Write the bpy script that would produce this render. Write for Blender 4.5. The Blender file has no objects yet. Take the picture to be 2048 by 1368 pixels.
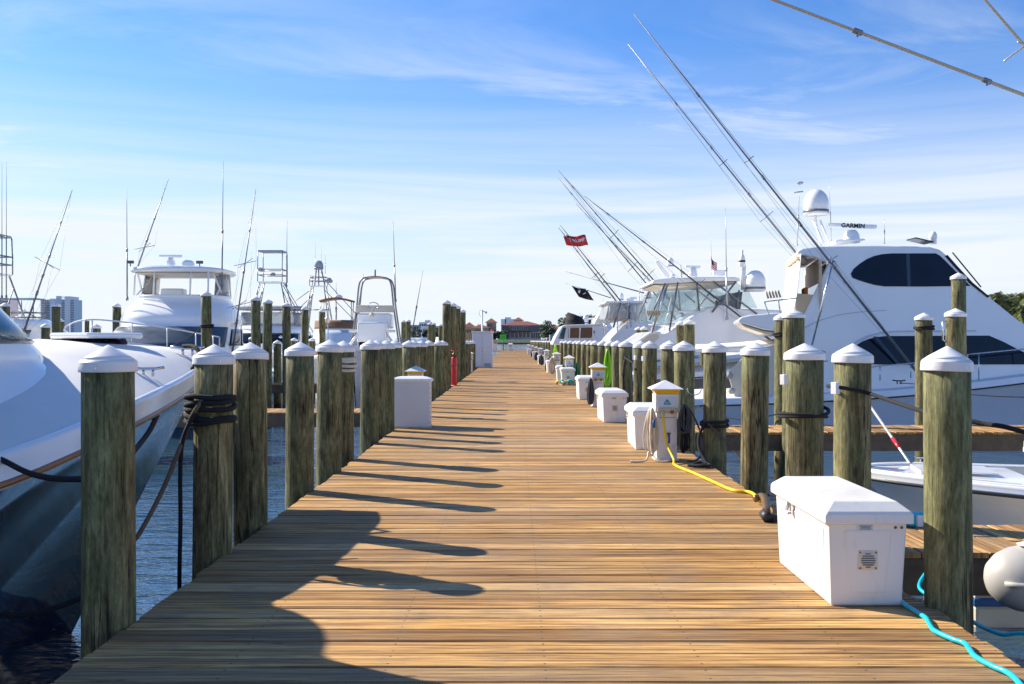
import bpy, bmesh, math, random
from mathutils import Vector, Matrix
random.seed(7)
R = math.radians
scene = bpy.context.scene
COL = scene.collection

# ------------------------------------------------------------------ camera
EYE, FPX, PX, PY = 1.5, 1950.0, 1030.0, 681.5     # photograph: 2048 x 1368 pixels
cd = bpy.data.cameras.new('camera'); cam = bpy.data.objects.new('camera', cd); COL.objects.link(cam)
cam.location = (0, 0, EYE); cam.rotation_euler = (R(90), 0, 0)
cd.sensor_width = 36.0; cd.lens = 36.0 * FPX / 2048.0
cd.shift_x = -(PX - 1024) / 2048.0; cd.shift_y = (PY - 684) / 2048.0
cd.clip_start = 0.05; cd.clip_end = 12000
scene.camera = cam

# ------------------------------------------------------------------ sun and sky
SUN_DIR = Vector((-1.95, 1.13, 1.5)).normalized()          # towards the sun
SUN_EL = math.asin(SUN_DIR.z); SUN_AZ = math.atan2(SUN_DIR.x, SUN_DIR.y)   # from +Y towards +X
sl = bpy.data.lights.new('sun', 'SUN'); so = bpy.data.objects.new('sun', sl); COL.objects.link(so)
sl.energy = 4.5; sl.angle = R(0.53); sl.color = (1.0, 0.91, 0.78)
so.rotation_euler = SUN_DIR.to_track_quat('Z', 'Y').to_euler(); so.location = (-20, 15, 30)

world = bpy.data.worlds.new('World'); scene.world = world; world.use_nodes = True
nt = world.node_tree; nt.nodes.clear()
def N(t, typ, **kw):
    n = t.nodes.new(typ)
    for k, v in kw.items():
        if k == 'inp':
            for i, val in v.items(): n.inputs[i].default_value = val
        else: setattr(n, k, v)
    return n
def M2(t, op, a, b=None, clamp=False):
    n = t.nodes.new('ShaderNodeMath'); n.operation = op; n.use_clamp = clamp
    for i, s in enumerate((a, b)):
        if s is None: continue
        if isinstance(s, (int, float)): n.inputs[i].default_value = s
        else: t.links.new(s, n.inputs[i])
    return n.outputs[0]
def RAMP(t, fac, stops, interp='LINEAR'):
    n = t.nodes.new('ShaderNodeValToRGB'); n.color_ramp.interpolation = interp
    e = n.color_ramp.elements
    while len(e) < len(stops): e.new(0.5)
    for i, (p, c) in enumerate(stops):
        e[i].position = p
        e[i].color = (c, c, c, 1) if isinstance(c, (int, float)) else (*c, 1)
    t.links.new(fac, n.inputs[0]); return n.outputs[0]
def MIXC(t, fac, a, b, blend='MIX'):
    n = t.nodes.new('ShaderNodeMix'); n.data_type = 'RGBA'; n.blend_type = blend
    for s, i in ((fac, 0), (a, 6), (b, 7)):
        if isinstance(s, (int, float)): n.inputs[i].default_value = s
        elif isinstance(s, tuple): n.inputs[i].default_value = (*s, 1)
        else: t.links.new(s, n.inputs[i])
    return n.outputs[2]
sky = N(nt, 'ShaderNodeTexSky', sky_type='NISHITA', sun_disc=False, sun_elevation=SUN_EL, sun_rotation=SUN_AZ,
        altitude=0.0, air_density=1.0, dust_density=0.35, ozone_density=2.2)
tc = N(nt, 'ShaderNodeTexCoord'); sep = N(nt, 'ShaderNodeSeparateXYZ'); nt.links.new(tc.outputs['Generated'], sep.inputs[0])
zz = M2(nt, 'MAXIMUM', sep.outputs[2], 0.0); zd = M2(nt, 'ADD', zz, 0.09)
cmb = N(nt, 'ShaderNodeCombineXYZ')
nt.links.new(M2(nt, 'DIVIDE', sep.outputs[0], zd), cmb.inputs[0]); nt.links.new(M2(nt, 'DIVIDE', sep.outputs[1], zd), cmb.inputs[1])
mp = N(nt, 'ShaderNodeMapping'); mp.inputs['Scale'].default_value = (0.42, 1.25, 1); mp.inputs['Rotation'].default_value = (0, 0, 0.16)
mp.inputs['Location'].default_value = (0.9, 1.15, 0)
nt.links.new(cmb.outputs[0], mp.inputs[0])
n1 = N(nt, 'ShaderNodeTexNoise', inp={'Scale': 1.1, 'Detail': 10.0, 'Roughness': 0.62, 'Distortion': 1.1}); nt.links.new(mp.outputs[0], n1.inputs['Vector'])
n2 = N(nt, 'ShaderNodeTexNoise', inp={'Scale': 0.34, 'Detail': 3.0, 'Roughness': 0.5}); nt.links.new(mp.outputs[0], n2.inputs['Vector'])
wisp = M2(nt, 'MULTIPLY', RAMP(nt, n1.outputs[0], [(0.42, 0.0), (0.72, 1.0)], 'EASE'), RAMP(nt, n2.outputs[0], [(0.38, 0.0), (0.58, 1.0)], 'EASE'))
low = RAMP(nt, zz, [(0.0, 1.0), (0.13, 1.0), (0.20, 0.85), (0.27, 0.50), (0.33, 0.16), (1.0, 0.14)])
veil = RAMP(nt, zz, [(0.0, 1.0), (0.09, 0.97), (0.14, 0.74), (0.19, 0.36), (0.24, 0.12), (0.30, 0.0)])     # thin white haze low over the water
mp3 = N(nt, 'ShaderNodeMapping'); mp3.inputs['Scale'].default_value = (1.3, 1.3, 26.0); mp3.inputs['Rotation'].default_value = (0, 0.03, 0); nt.links.new(tc.outputs['Generated'], mp3.inputs[0])
n3 = N(nt, 'ShaderNodeTexNoise', inp={'Scale': 1.7, 'Detail': 6.0, 'Roughness': 0.55, 'Distortion': 0.6}); nt.links.new(mp3.outputs[0], n3.inputs['Vector'])
veil = M2(nt, 'MULTIPLY', veil, RAMP(nt, n3.outputs[0], [(0.36, 0.74), (0.60, 1.14)]), True)
streak = M2(nt, 'MULTIPLY', RAMP(nt, n3.outputs[0], [(0.50, 0.0), (0.72, 0.50)]), RAMP(nt, zz, [(0.05, 1.0), (0.16, 0.9), (0.24, 0.35), (0.30, 0.0)]))
veil = M2(nt, 'MAXIMUM', veil, streak)
fac = M2(nt, 'MAXIMUM', M2(nt, 'MULTIPLY', wisp, low, True), veil, True)
SKYS = 0.095
skyc = MIXC(nt, 1.0, sky.outputs[0], (0.40, 0.675, 1.05), 'MULTIPLY')
cloudc = N(nt, 'ShaderNodeRGB'); cloudc.outputs[0].default_value = (0.485 / SKYS, 0.515 / SKYS, 0.55 / SKYS, 1)
mixs = MIXC(nt, fac, skyc, cloudc.outputs[0])
bg = N(nt, 'ShaderNodeBackground', inp={'Strength': SKYS}); nt.links.new(mixs, bg.inputs[0])
wo = N(nt, 'ShaderNodeOutputWorld'); nt.links.new(bg.outputs[0], wo.inputs[0])

vs = scene.view_settings
vs.view_transform = 'Standard'; vs.look = 'None'; vs.exposure = 0.90; vs.gamma = 1.0; vs.use_curve_mapping = False
scene.render.film_transparent = False
scene.cycles.max_bounces = 8; scene.cycles.transparent_max_bounces = 12
scene.cycles.use_denoising = True; scene.cycles.caustics_reflective = True; scene.cycles.sample_clamp_indirect = 4.0; scene.cycles.blur_glossy = 0.2; scene.cycles.caustics_refractive = False

# ------------------------------------------------------------------ materials
MATS = {}
def newmat(name):
    m = bpy.data.materials.new(name); m.use_nodes = True; t = m.node_tree
    b = t.nodes['Principled BSDF']; MATS[name] = m; return m, t, b
def setb(b, **kw):
    for k, v in kw.items(): b.inputs[k].default_value = v
def pm(name, col, rough=0.45, metal=0.0, var=0.12, scale=3.0, coat=0.0, bump=0.0, bscale=60.0, dirt=0.0, spec=0.5, rnd=0.0):
    """plain painted or moulded surface: base colour with soft uneven tone, fine relief and optional grime"""
    m, t, b = newmat(name)
    tcn = N(t, 'ShaderNodeTexCoord'); g = N(t, 'ShaderNodeNewGeometry')
    no = N(t, 'ShaderNodeTexNoise', inp={'Scale': scale, 'Detail': 5.0, 'Roughness': 0.6}); t.links.new(g.outputs['Position'], no.inputs['Vector'])
    d = tuple(c * (1 - var) for c in col); l = tuple(min(1, c * (1 + var * 0.6)) for c in col)
    c = MIXC(t, RAMP(t, no.outputs[0], [(0.3, 0.0), (0.7, 1.0)]), d, l)
    if dirt > 0:
        n3 = N(t, 'ShaderNodeTexNoise', inp={'Scale': 9.0, 'Detail': 8.0, 'Roughness': 0.7})
        mpp = N(t, 'ShaderNodeMapping'); mpp.inputs['Scale'].default_value = (1.6, 1.6, 0.35)
        t.links.new(g.outputs['Position'], mpp.inputs[0]); t.links.new(mpp.outputs[0], n3.inputs['Vector'])
        c = MIXC(t, M2(t, 'MULTIPLY', RAMP(t, n3.outputs[0], [(0.52, 0.0), (0.78, 1.0)]), dirt), c, (0.30, 0.25, 0.18))
    if rnd > 0:
        oi = N(t, 'ShaderNodeObjectInfo')
        c = MIXC(t, M2(t, 'MULTIPLY', oi.outputs['Random'], rnd), c, tuple(x * 0.55 for x in col))
    t.links.new(c, b.inputs['Base Color'])
    setb(b, Roughness=rough, Metallic=metal); b.inputs['Specular IOR Level'].default_value = spec
    b.inputs['Coat Weight'].default_value = coat; b.inputs['Coat Roughness'].default_value = 0.06
    t.links.new(RAMP(t, no.outputs[0], [(0.3, max(0.02, rough - 0.07)), (0.7, min(1, rough + 0.08))]), b.inputs['Roughness'])
    if bump > 0:
        nb = N(t, 'ShaderNodeTexNoise', inp={'Scale': bscale, 'Detail': 4.0}); t.links.new(g.outputs['Position'], nb.inputs['Vector'])
        bp = N(t, 'ShaderNodeBump', inp={'Strength': bump, 'Distance': 0.01}); t.links.new(nb.outputs[0], bp.inputs['Height']); t.links.new(bp.outputs[0], b.inputs['Normal'])
    return m

def wood_deck(name, along_x, pitch):
    """sawn pine boards, weathered; the grain runs along the board, every board has its own tone"""
    m, t, b = newmat(name)
    g = N(t, 'ShaderNodeNewGeometry'); s = N(t, 'ShaderNodeSeparateXYZ'); t.links.new(g.outputs['Position'], s.inputs[0])
    L, A = (s.outputs[0], s.outputs[1]) if along_x else (s.outputs[1], s.outputs[0])
    idx = M2(t, 'FLOOR', M2(t, 'DIVIDE', A, pitch)); fr = M2(t, 'FRACT', M2(t, 'DIVIDE', A, pitch))
    wn = N(t, 'ShaderNodeTexWhiteNoise', noise_dimensions='1D'); t.links.new(idx, wn.inputs['W'])
    wn2 = N(t, 'ShaderNodeTexWhiteNoise', noise_dimensions='1D'); t.links.new(M2(t, 'ADD', idx, 57.3), wn2.inputs['W'])
    c = N(t, 'ShaderNodeCombineXYZ')
    t.links.new(M2(t, 'ADD', M2(t, 'MULTIPLY', L, 0.9), M2(t, 'MULTIPLY', wn.outputs[0], 40.0)), c.inputs[0]); t.links.new(M2(t, 'MULTIPLY', A, 30.0), c.inputs[1]); t.links.new(s.outputs[2], c.inputs[2])
    gr = N(t, 'ShaderNodeTexNoise', inp={'Scale': 1.0, 'Detail': 7.0, 'Roughness': 0.62, 'Distortion': 0.35}); t.links.new(c.outputs[0], gr.inputs['Vector'])
    c2 = N(t, 'ShaderNodeCombineXYZ')
    t.links.new(M2(t, 'MULTIPLY', L, 2.6), c2.inputs[0]); t.links.new(M2(t, 'MULTIPLY', A, 110.0), c2.inputs[1]); t.links.new(wn.outputs[0], c2.inputs[2])
    fine = N(t, 'ShaderNodeTexNoise', inp={'Scale': 1.0, 'Detail': 4.0, 'Roughness': 0.7}); t.links.new(c2.outputs[0], fine.inputs['Vector'])
    big = N(t, 'ShaderNodeTexNoise', inp={'Scale': 0.55, 'Detail': 4.0, 'Roughness': 0.6}); t.links.new(g.outputs['Position'], big.inputs['Vector'])
    # knots, stretched along the grain
    c3 = N(t, 'ShaderNodeCombineXYZ'); t.links.new(M2(t, 'MULTIPLY', L, 1.5), c3.inputs[0]); t.links.new(M2(t, 'MULTIPLY', A, 5.2), c3.inputs[1])
    vo = N(t, 'ShaderNodeTexVoronoi', inp={'Scale': 1.25}); t.links.new(c3.outputs[0], vo.inputs['Vector'])
    knot = RAMP(t, vo.outputs['Distance'], [(0.03, 1.0), (0.085, 0.0)])
    col = RAMP(t, gr.outputs[0], [(0.33, (0.090, 0.042, 0.013)), (0.43, (0.31, 0.155, 0.042)), (0.52, (0.57, 0.315, 0.090)), (0.66, (0.80, 0.515, 0.195))])
    col = MIXC(t, M2(t, 'MULTIPLY', RAMP(t, wn.outputs[0], [(0.35, 0.0), (1.0, 1.0)]), 0.70), col, (0.23, 0.108, 0.032), 'MIX')
    col = MIXC(t, M2(t, 'MULTIPLY', RAMP(t, wn2.outputs[0], [(0.60, 0.0), (1.0, 1.0)]), 0.50), col, (0.62, 0.46, 0.26))
    col = MIXC(t, M2(t, 'MULTIPLY', RAMP(t, big.outputs[0], [(0.42, 0.0), (0.7, 1.0)]), 0.28), col, (0.52, 0.39, 0.25))
    col = MIXC(t, RAMP(t, fine.outputs[0], [(0.34, 0.80), (0.52, 0.0)]), col, (0.125, 0.066, 0.028))
    col = MIXC(t, M2(t, 'MULTIPLY', knot, 0.85), col, (0.085, 0.042, 0.018))
    col = MIXC(t, 1.0, col, RAMP(t, M2(t, 'FRACT', M2(t, 'MULTIPLY', wn2.outputs[0], 9.7)), [(0.0, (0.66, 0.63, 0.61)), (0.5, (1.0, 0.98, 0.95)), (1.0, (1.20, 1.17, 1.10))]), 'MULTIPLY')
    gp = N(t, 'ShaderNodeTexNoise', inp={'Scale': 2.3, 'Detail': 6.0, 'Roughness': 0.65}); t.links.new(g.outputs['Position'], gp.inputs['Vector'])
    col = MIXC(t, M2(t, 'MULTIPLY', RAMP(t, gp.outputs[0], [(0.50, 0.0), (0.68, 1.0)]), 0.45), col, (0.20, 0.145, 0.10))
    # nail heads, two in every board over every joist
    jx = M2(t, 'SUBTRACT', M2(t, 'FRACT', M2(t, 'ADD', M2(t, 'DIVIDE', L, 0.73), 0.31)), 0.5); jx = M2(t, 'MULTIPLY', jx, 0.73)
    fy = M2(t, 'MULTIPLY', M2(t, 'SUBTRACT', M2(t, 'ABSOLUTE', M2(t, 'SUBTRACT', fr, 0.5)), 0.27), pitch)
    dd = M2(t, 'ADD', M2(t, 'MULTIPLY', jx, jx), M2(t, 'MULTIPLY', fy, fy))
    col = MIXC(t, M2(t, 'MULTIPLY', M2(t, 'LESS_THAN', dd, 0.00005), 0.8), col, (0.05, 0.04, 0.035))
    t.links.new(col, b.inputs['Base Color']); setb(b, Roughness=0.72); b.inputs['Specular IOR Level'].default_value = 0.3
    h = M2(t, 'ADD', M2(t, 'MULTIPLY', gr.outputs[0], 1.0), M2(t, 'MULTIPLY', fine.outputs[0], 0.6))
    bp = N(t, 'ShaderNodeBump', inp={'Strength': 0.45, 'Distance': 0.006}); t.links.new(h, bp.inputs['Height']); t.links.new(bp.outputs[0], b.inputs['Normal'])
    return m
PITCH = 0.195
wood_deck('deck_wood', True, PITCH); wood_deck('finger_wood', False, 0.16)

def pile_wood(name):
    m, t, b = newmat(name)
    tcn = N(t, 'ShaderNodeTexCoord'); oi = N(t, 'ShaderNodeObjectInfo'); g = N(t, 'ShaderNodeNewGeometry')
    off = N(t, 'ShaderNodeVectorMath', operation='ADD'); cz = N(t, 'ShaderNodeCombineXYZ')
    t.links.new(M2(t, 'MULTIPLY', oi.outputs['Random'], 30.0), cz.inputs[2]); t.links.new(tcn.outputs['Object'], off.inputs[0]); t.links.new(cz.outputs[0], off.inputs[1])
    mp1 = N(t, 'ShaderNodeMapping'); mp1.inputs['Scale'].default_value = (7, 7, 1.3); t.links.new(off.outputs[0], mp1.inputs[0])
    st = N(t, 'ShaderNodeTexNoise', inp={'Scale': 1.3, 'Detail': 7.0, 'Roughness': 0.64, 'Distortion': 1.3}); t.links.new(mp1.outputs[0], st.inputs['Vector'])
    mp2 = N(t, 'ShaderNodeMapping'); mp2.inputs['Scale'].default_value = (2.2, 2.2, 1.0); t.links.new(off.outputs[0], mp2.inputs[0])
    bl = N(t, 'ShaderNodeTexNoise', inp={'Scale': 1.6, 'Detail': 5.0, 'Roughness': 0.6}); t.links.new(mp2.outputs[0], bl.inputs['Vector'])
    mp3 = N(t, 'ShaderNodeMapping'); mp3.inputs['Scale'].default_value = (30, 30, 1.4); t.links.new(off.outputs[0], mp3.inputs[0])
    fi = N(t, 'ShaderNodeTexNoise', inp={'Scale': 1.8, 'Detail': 4.0, 'Roughness': 0.7}); t.links.new(mp3.outputs[0], fi.inputs['Vector'])
    c = RAMP(t, st.outputs[0], [(0.30, (0.060, 0.060, 0.025)), (0.45, (0.150, 0.146, 0.062)), (0.58, (0.245, 0.236, 0.105)), (0.76, (0.43, 0.405, 0.215))])
    brown = RAMP(t, st.outputs[0], [(0.32, (0.055, 0.038, 0.017)), (0.5, (0.18, 0.132, 0.058)), (0.74, (0.42, 0.33, 0.17))])
    c = MIXC(t, RAMP(t, bl.outputs[0], [(0.42, 0.0), (0.66, 0.85)]), c, brown)
    c = MIXC(t, M2(t, 'MULTIPLY', M2(t, 'FRACT', M2(t, 'MULTIPLY', oi.outputs['Random'], 7.31)), 0.40), c, (0.085, 0.105, 0.060))
    c = MIXC(t, RAMP(t, fi.outputs[0], [(0.34, 0.6), (0.48, 0.0)]), c, (0.045, 0.040, 0.020))
    sp = N(t, 'ShaderNodeTexNoise', inp={'Scale': 38.0, 'Detail': 5.0, 'Roughness': 0.75}); mp6 = N(t, 'ShaderNodeMapping'); mp6.inputs['Scale'].default_value = (1, 1, 0.3); t.links.new(off.outputs[0], mp6.inputs[0]); t.links.new(mp6.outputs[0], sp.inputs['Vector'])
    c = MIXC(t, 1.0, c, RAMP(t, sp.outputs[0], [(0.32, 0.55), (0.66, 1.35)]), 'MULTIPLY')
    mp4 = N(t, 'ShaderNodeMapping'); mp4.inputs['Scale'].default_value = (13, 13, 0.45); t.links.new(off.outputs[0], mp4.inputs[0])
    ck = N(t, 'ShaderNodeTexNoise', inp={'Scale': 1.0, 'Detail': 3.0, 'Roughness': 0.5, 'Distortion': 0.3}); t.links.new(mp4.outputs[0], ck.inputs['Vector'])
    crack = RAMP(t, M2(t, 'ABSOLUTE', M2(t, 'SUBTRACT', ck.outputs[0], 0.5)), [(0.006, 0.9), (0.022, 0.0)])
    crack = M2(t, 'MULTIPLY', crack, RAMP(t, bl.outputs[0], [(0.46, 0.0), (0.56, 1.0)]))
    c = MIXC(t, crack, c, (0.022, 0.018, 0.010))
    kn = N(t, 'ShaderNodeTexVoronoi', inp={'Scale': 2.6}); mp5 = N(t, 'ShaderNodeMapping'); mp5.inputs['Scale'].default_value = (1.6, 1.6, 0.8); t.links.new(off.outputs[0], mp5.inputs[0]); t.links.new(mp5.outputs[0], kn.inputs['Vector'])
    c = MIXC(t, RAMP(t, kn.outputs['Distance'], [(0.05, 0.85), (0.13, 0.0)]), c, (0.040, 0.028, 0.014))
    s = N(t, 'ShaderNodeSeparateXYZ'); t.links.new(g.outputs['Position'], s.inputs[0])
    c = MIXC(t, RAMP(t, M2(t, 'ADD', M2(t, 'MULTIPLY', s.outputs[2], -1.0), M2(t, 'MULTIPLY', bl.outputs[0], 0.25)), [(0.80, 0.0), (0.95, 0.9)]), c, (0.035, 0.033, 0.022))   # tide stain
    t.links.new(c, b.inputs['Base Color']); setb(b, Roughness=0.8); b.inputs['Specular IOR Level'].default_value = 0.25
    bp = N(t, 'ShaderNodeBump', inp={'Strength': 0.6, 'Distance': 0.012})
    t.links.new(M2(t, 'SUBTRACT', M2(t, 'ADD', st.outputs[0], M2(t, 'MULTIPLY', fi.outputs[0], 0.7)), M2(t, 'MULTIPLY', crack, 0.8)), bp.inputs['Height']); t.links.new(bp.outputs[0], b.inputs['Normal'])
pile_wood('pile_wood')

def water_mat():
    m, t, b = newmat('water')
    g = N(t, 'ShaderNodeNewGeometry')
    mp1 = N(t, 'ShaderNodeMapping'); mp1.inputs['Scale'].default_value = (0.8, 1.5, 1); mp1.inputs['Rotation'].default_value = (0, 0, 0.25); t.links.new(g.outputs['Position'], mp1.inputs[0])
    a = N(t, 'ShaderNodeTexNoise', inp={'Scale': 1.5, 'Detail': 4.0, 'Roughness': 0.55, 'Distortion': 0.5}); t.links.new(mp1.outputs[0], a.inputs['Vector'])
    c = N(t, 'ShaderNodeTexNoise', inp={'Scale': 6.5, 'Detail': 3.0, 'Roughness': 0.55, 'Distortion': 0.4}); t.links.new(mp1.outputs[0], c.inputs['Vector'])
    h = M2(t, 'ADD', M2(t, 'MULTIPLY', a.outputs[0], 1.0), M2(t, 'MULTIPLY', c.outputs[0], 0.30))
    bp = N(t, 'ShaderNodeBump', inp={'Strength': 0.48, 'Distance': 0.14}); t.links.new(h, bp.inputs['Height']); t.links.new(bp.outputs[0], b.inputs['Normal'])
    setb(b, Roughness=0.05, IOR=2.0); b.inputs['Base Color'].default_value = (0.030, 0.070, 0.105, 1)
water_mat()

pm('cap_white', (0.82, 0.82, 0.82), 0.42, var=0.06, dirt=0.20, bump=0.05)
pm('box_white', (0.80, 0.79, 0.76), 0.35, var=0.05, dirt=0.22, scale=1.5)
pm('gel_white', (0.91, 0.91, 0.90), 0.18, var=0.03, coat=0.4, scale=0.8, dirt=0.03)
pm('gel_cream', (0.70, 0.62, 0.50), 0.35, var=0.06, scale=1.2)
pm('nonskid', (0.78, 0.77, 0.74), 0.7, var=0.05, bump=0.25, bscale=220)
pm('gel_navy', (0.012, 0.022, 0.050), 0.05, var=0.15, coat=1.0, scale=0.7)
pm('gel_teal', (0.015, 0.07, 0.09), 0.12, var=0.15, coat=0.6, scale=0.7)
pm('gel_white_shaded', (0.56, 0.62, 0.69), 0.18, var=0.05, coat=0.4, scale=0.8)  # white gelcoat with its grey-blue shade put into the base colour
pm('mask_navy', (0.045, 0.075, 0.115), 0.45, var=0.12, spec=0.3)
pm('tint', (0.003, 0.006, 0.014), 0.06, var=0.1, spec=0.38)
pm('teal_glass', (0.05, 0.12, 0.15), 0.05, var=0.2, coat=0.2)
pm('steel', (0.62, 0.63, 0.65), 0.22, metal=0.95, var=0.08)
pm('alu', (0.24, 0.245, 0.26), 0.36, metal=0.45, var=0.10)
pm('pole_white', (0.62, 0.62, 0.60), 0.35, metal=0.3, var=0.1)
pm('pole_tan', (0.55, 0.46, 0.33), 0.4, metal=0.0, var=0.1)
pm('pole_dark', (0.10, 0.105, 0.11), 0.4, metal=0.4, var=0.1)
pm('black', (0.012, 0.012, 0.013), 0.55, var=0.3)
pm('rope_black', (0.012, 0.012, 0.015), 0.85, var=0.4, bump=0.8, bscale=130)
pm('rope_white', (0.62, 0.58, 0.50), 0.85, var=0.2, bump=0.8, bscale=130)
pm('rope_navy', (0.018, 0.014, 0.060), 0.85, var=0.4, bump=0.8, bscale=110)
pm('rope_brown', (0.13, 0.09, 0.06), 0.85, var=0.3, bump=0.8, bscale=130)
pm('cord_yellow', (0.86, 0.58, 0.010), 0.4, var=0.06)
pm('hose_cyan', (0.01, 0.50, 0.62), 0.35, var=0.06)
pm('hose_lime', (0.30, 0.72, 0.01), 0.45, var=0.12)
pm('hose_green', (0.03, 0.25, 0.11), 0.45, var=0.15)
pm('hose_cream', (0.66, 0.58, 0.44), 0.55, var=0.15)
pm('hose_grey', (0.05, 0.055, 0.065), 0.6, var=0.2)
pm('lens_amber', (0.80, 0.50, 0.02), 0.25, var=0.15)
pm('panel_pale', (0.55, 0.66, 0.74), 0.4, var=0.04)
pm('outlet_tan', (0.55, 0.44, 0.30), 0.5, var=0.08)
pm('bronze', (0.22, 0.14, 0.06), 0.4, metal=0.6, var=0.2)
pm('red', (0.62, 0.015, 0.018), 0.35, var=0.1)
pm('blue', (0.015, 0.10, 0.30), 0.45, var=0.1)
pm('logo_teal', (0.04, 0.28, 0.42), 0.5, var=0.05)
pm('sign_green', (0.05, 0.62, 0.03), 0.5, var=0.05)
pm('sign_dark', (0.012, 0.10, 0.03), 0.5, var=0.05)
pm('cabinet_grey', (0.66, 0.69, 0.73), 0.4, var=0.04)
pm('canvas_white', (0.74, 0.73, 0.70), 0.8, var=0.05, bump=0.2, bscale=40)
pm('canvas_brown', (0.21, 0.115, 0.060), 0.85, var=0.12, bump=0.2, bscale=40)
pm('canvas_black', (0.010, 0.009, 0.011), 0.85, var=0.2, bump=0.3, bscale=25)
pm('vinyl_tan', (0.68, 0.52, 0.33), 0.5, var=0.06)
pm('wood_teak', (0.33, 0.15, 0.05), 0.35, var=0.2, coat=0.4)
pm('orange', (0.62, 0.17, 0.02), 0.6, var=0.1)
pm('quilt', (0.66, 0.68, 0.71), 0.7, var=0.06, bump=0.4, bscale=45)
pm('rib_grey', (0.46, 0.44, 0.40), 0.55, var=0.06)
pm('rub_black', (0.03, 0.03, 0.032), 0.5, var=0.15)
pm('beam_wood', (0.15, 0.105, 0.065), 0.8, var=0.35, scale=6, bump=0.5, bscale=30)
pm('raw_wood', (0.60, 0.46, 0.27), 0.8, var=0.3, scale=7, bump=0.5, bscale=30)
pm('roof_tile', (0.235, 0.085, 0.055), 0.8, var=0.2, scale=0.6)
pm('stucco_tan', (0.46, 0.37, 0.26), 0.85, var=0.08, scale=0.3)
pm('stucco_grey', (0.36, 0.40, 0.45), 0.85, var=0.08, scale=0.3)
pm('stucco_dark', (0.13, 0.13, 0.15), 0.85, var=0.1, scale=0.3)
pm('house_window', (0.02, 0.028, 0.04), 0.12, var=0.3)
pm('condo_blue', (0.66, 0.80, 0.87), 0.6, var=0.05, scale=0.02)  # condo colours lightened to carry the distance haze in the albedo
pm('condo_white', (0.90, 0.92, 0.94), 0.7, var=0.04, scale=0.02)
pm('condo_pink', (0.86, 0.76, 0.75), 0.7, var=0.04, scale=0.02)
pm('seawall', (0.88, 0.66, 0.34), 0.85, var=0.12, scale=0.2)
pm('rock_dark', (0.06, 0.06, 0.065), 0.9, var=0.3, scale=0.3)
pm('sand', (0.42, 0.36, 0.25), 0.9, var=0.15, scale=0.3)
pm('bark', (0.12, 0.085, 0.055), 0.9, var=0.3, scale=6, bump=0.5, bscale=25)
def leaf_mat(name, c1, c2):
    m, t, b = newmat(name)
    g = N(t, 'ShaderNodeNewGeometry')
    no = N(t, 'ShaderNodeTexNoise', inp={'Scale': 0.9, 'Detail': 4.0}); t.links.new(g.outputs['Position'], no.inputs['Vector'])
    c = MIXC(t, RAMP(t, no.outputs[0], [(0.35, 0.0), (0.65, 1.0)]), c1, c2)
    c = MIXC(t, M2(t, 'MULTIPLY', g.outputs['Random Per Island'], 0.5), c, tuple(x * 1.6 for x in c2))
    t.links.new(c, b.inputs['Base Color']); setb(b, Roughness=0.6)
leaf_mat('leaf_oak', (0.030, 0.050, 0.020), (0.065, 0.095, 0.032))
leaf_mat('leaf_palm', (0.055, 0.075, 0.016), (0.12, 0.14, 0.035))
def glassy(name, tintc, alpha, rough=0.04):
    """clear vinyl or glazing: mostly see-through with a glossy face"""
    m, t, b = newmat(name); t.nodes.remove(b)
    g = N(t, 'ShaderNodeNewGeometry')
    no = N(t, 'ShaderNodeTexNoise', inp={'Scale': 2.2, 'Detail': 3.0}); t.links.new(g.outputs['Position'], no.inputs['Vector'])
    bp = N(t, 'ShaderNodeBump', inp={'Strength': 0.15, 'Distance': 0.05}); t.links.new(no.outputs[0], bp.inputs['Height'])
    tr = N(t, 'ShaderNodeBsdfTransparent'); gl = N(t, 'ShaderNodeBsdfGlossy', inp={'Roughness': rough}); df = N(t, 'ShaderNodeBsdfDiffuse')
    tr.inputs[0].default_value = (*tintc, 1); df.inputs[0].default_value = (*[0.75 * c for c in tintc], 1)
    t.links.new(bp.outputs[0], gl.inputs['Normal'])
    m1 = N(t, 'ShaderNodeMixShader', inp={0: alpha}); t.links.new(tr.outputs[0], m1.inputs[1]); t.links.new(df.outputs[0], m1.inputs[2])
    fr = N(t, 'ShaderNodeFresnel', inp={'IOR': 1.45})
    m2 = N(t, 'ShaderNodeMixShader'); t.links.new(fr.outputs[0], m2.inputs[0]); t.links.new(m1.outputs[0], m2.inputs[1]); t.links.new(gl.outputs[0], m2.inputs[2])
    t.links.new(m2.outputs[0], t.nodes['Material Output'].inputs[0])
glassy('clear_vinyl', (0.86, 0.88, 0.90), 0.42)
glassy('boat_glass', (0.84, 0.90, 0.92), 0.12)

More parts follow.
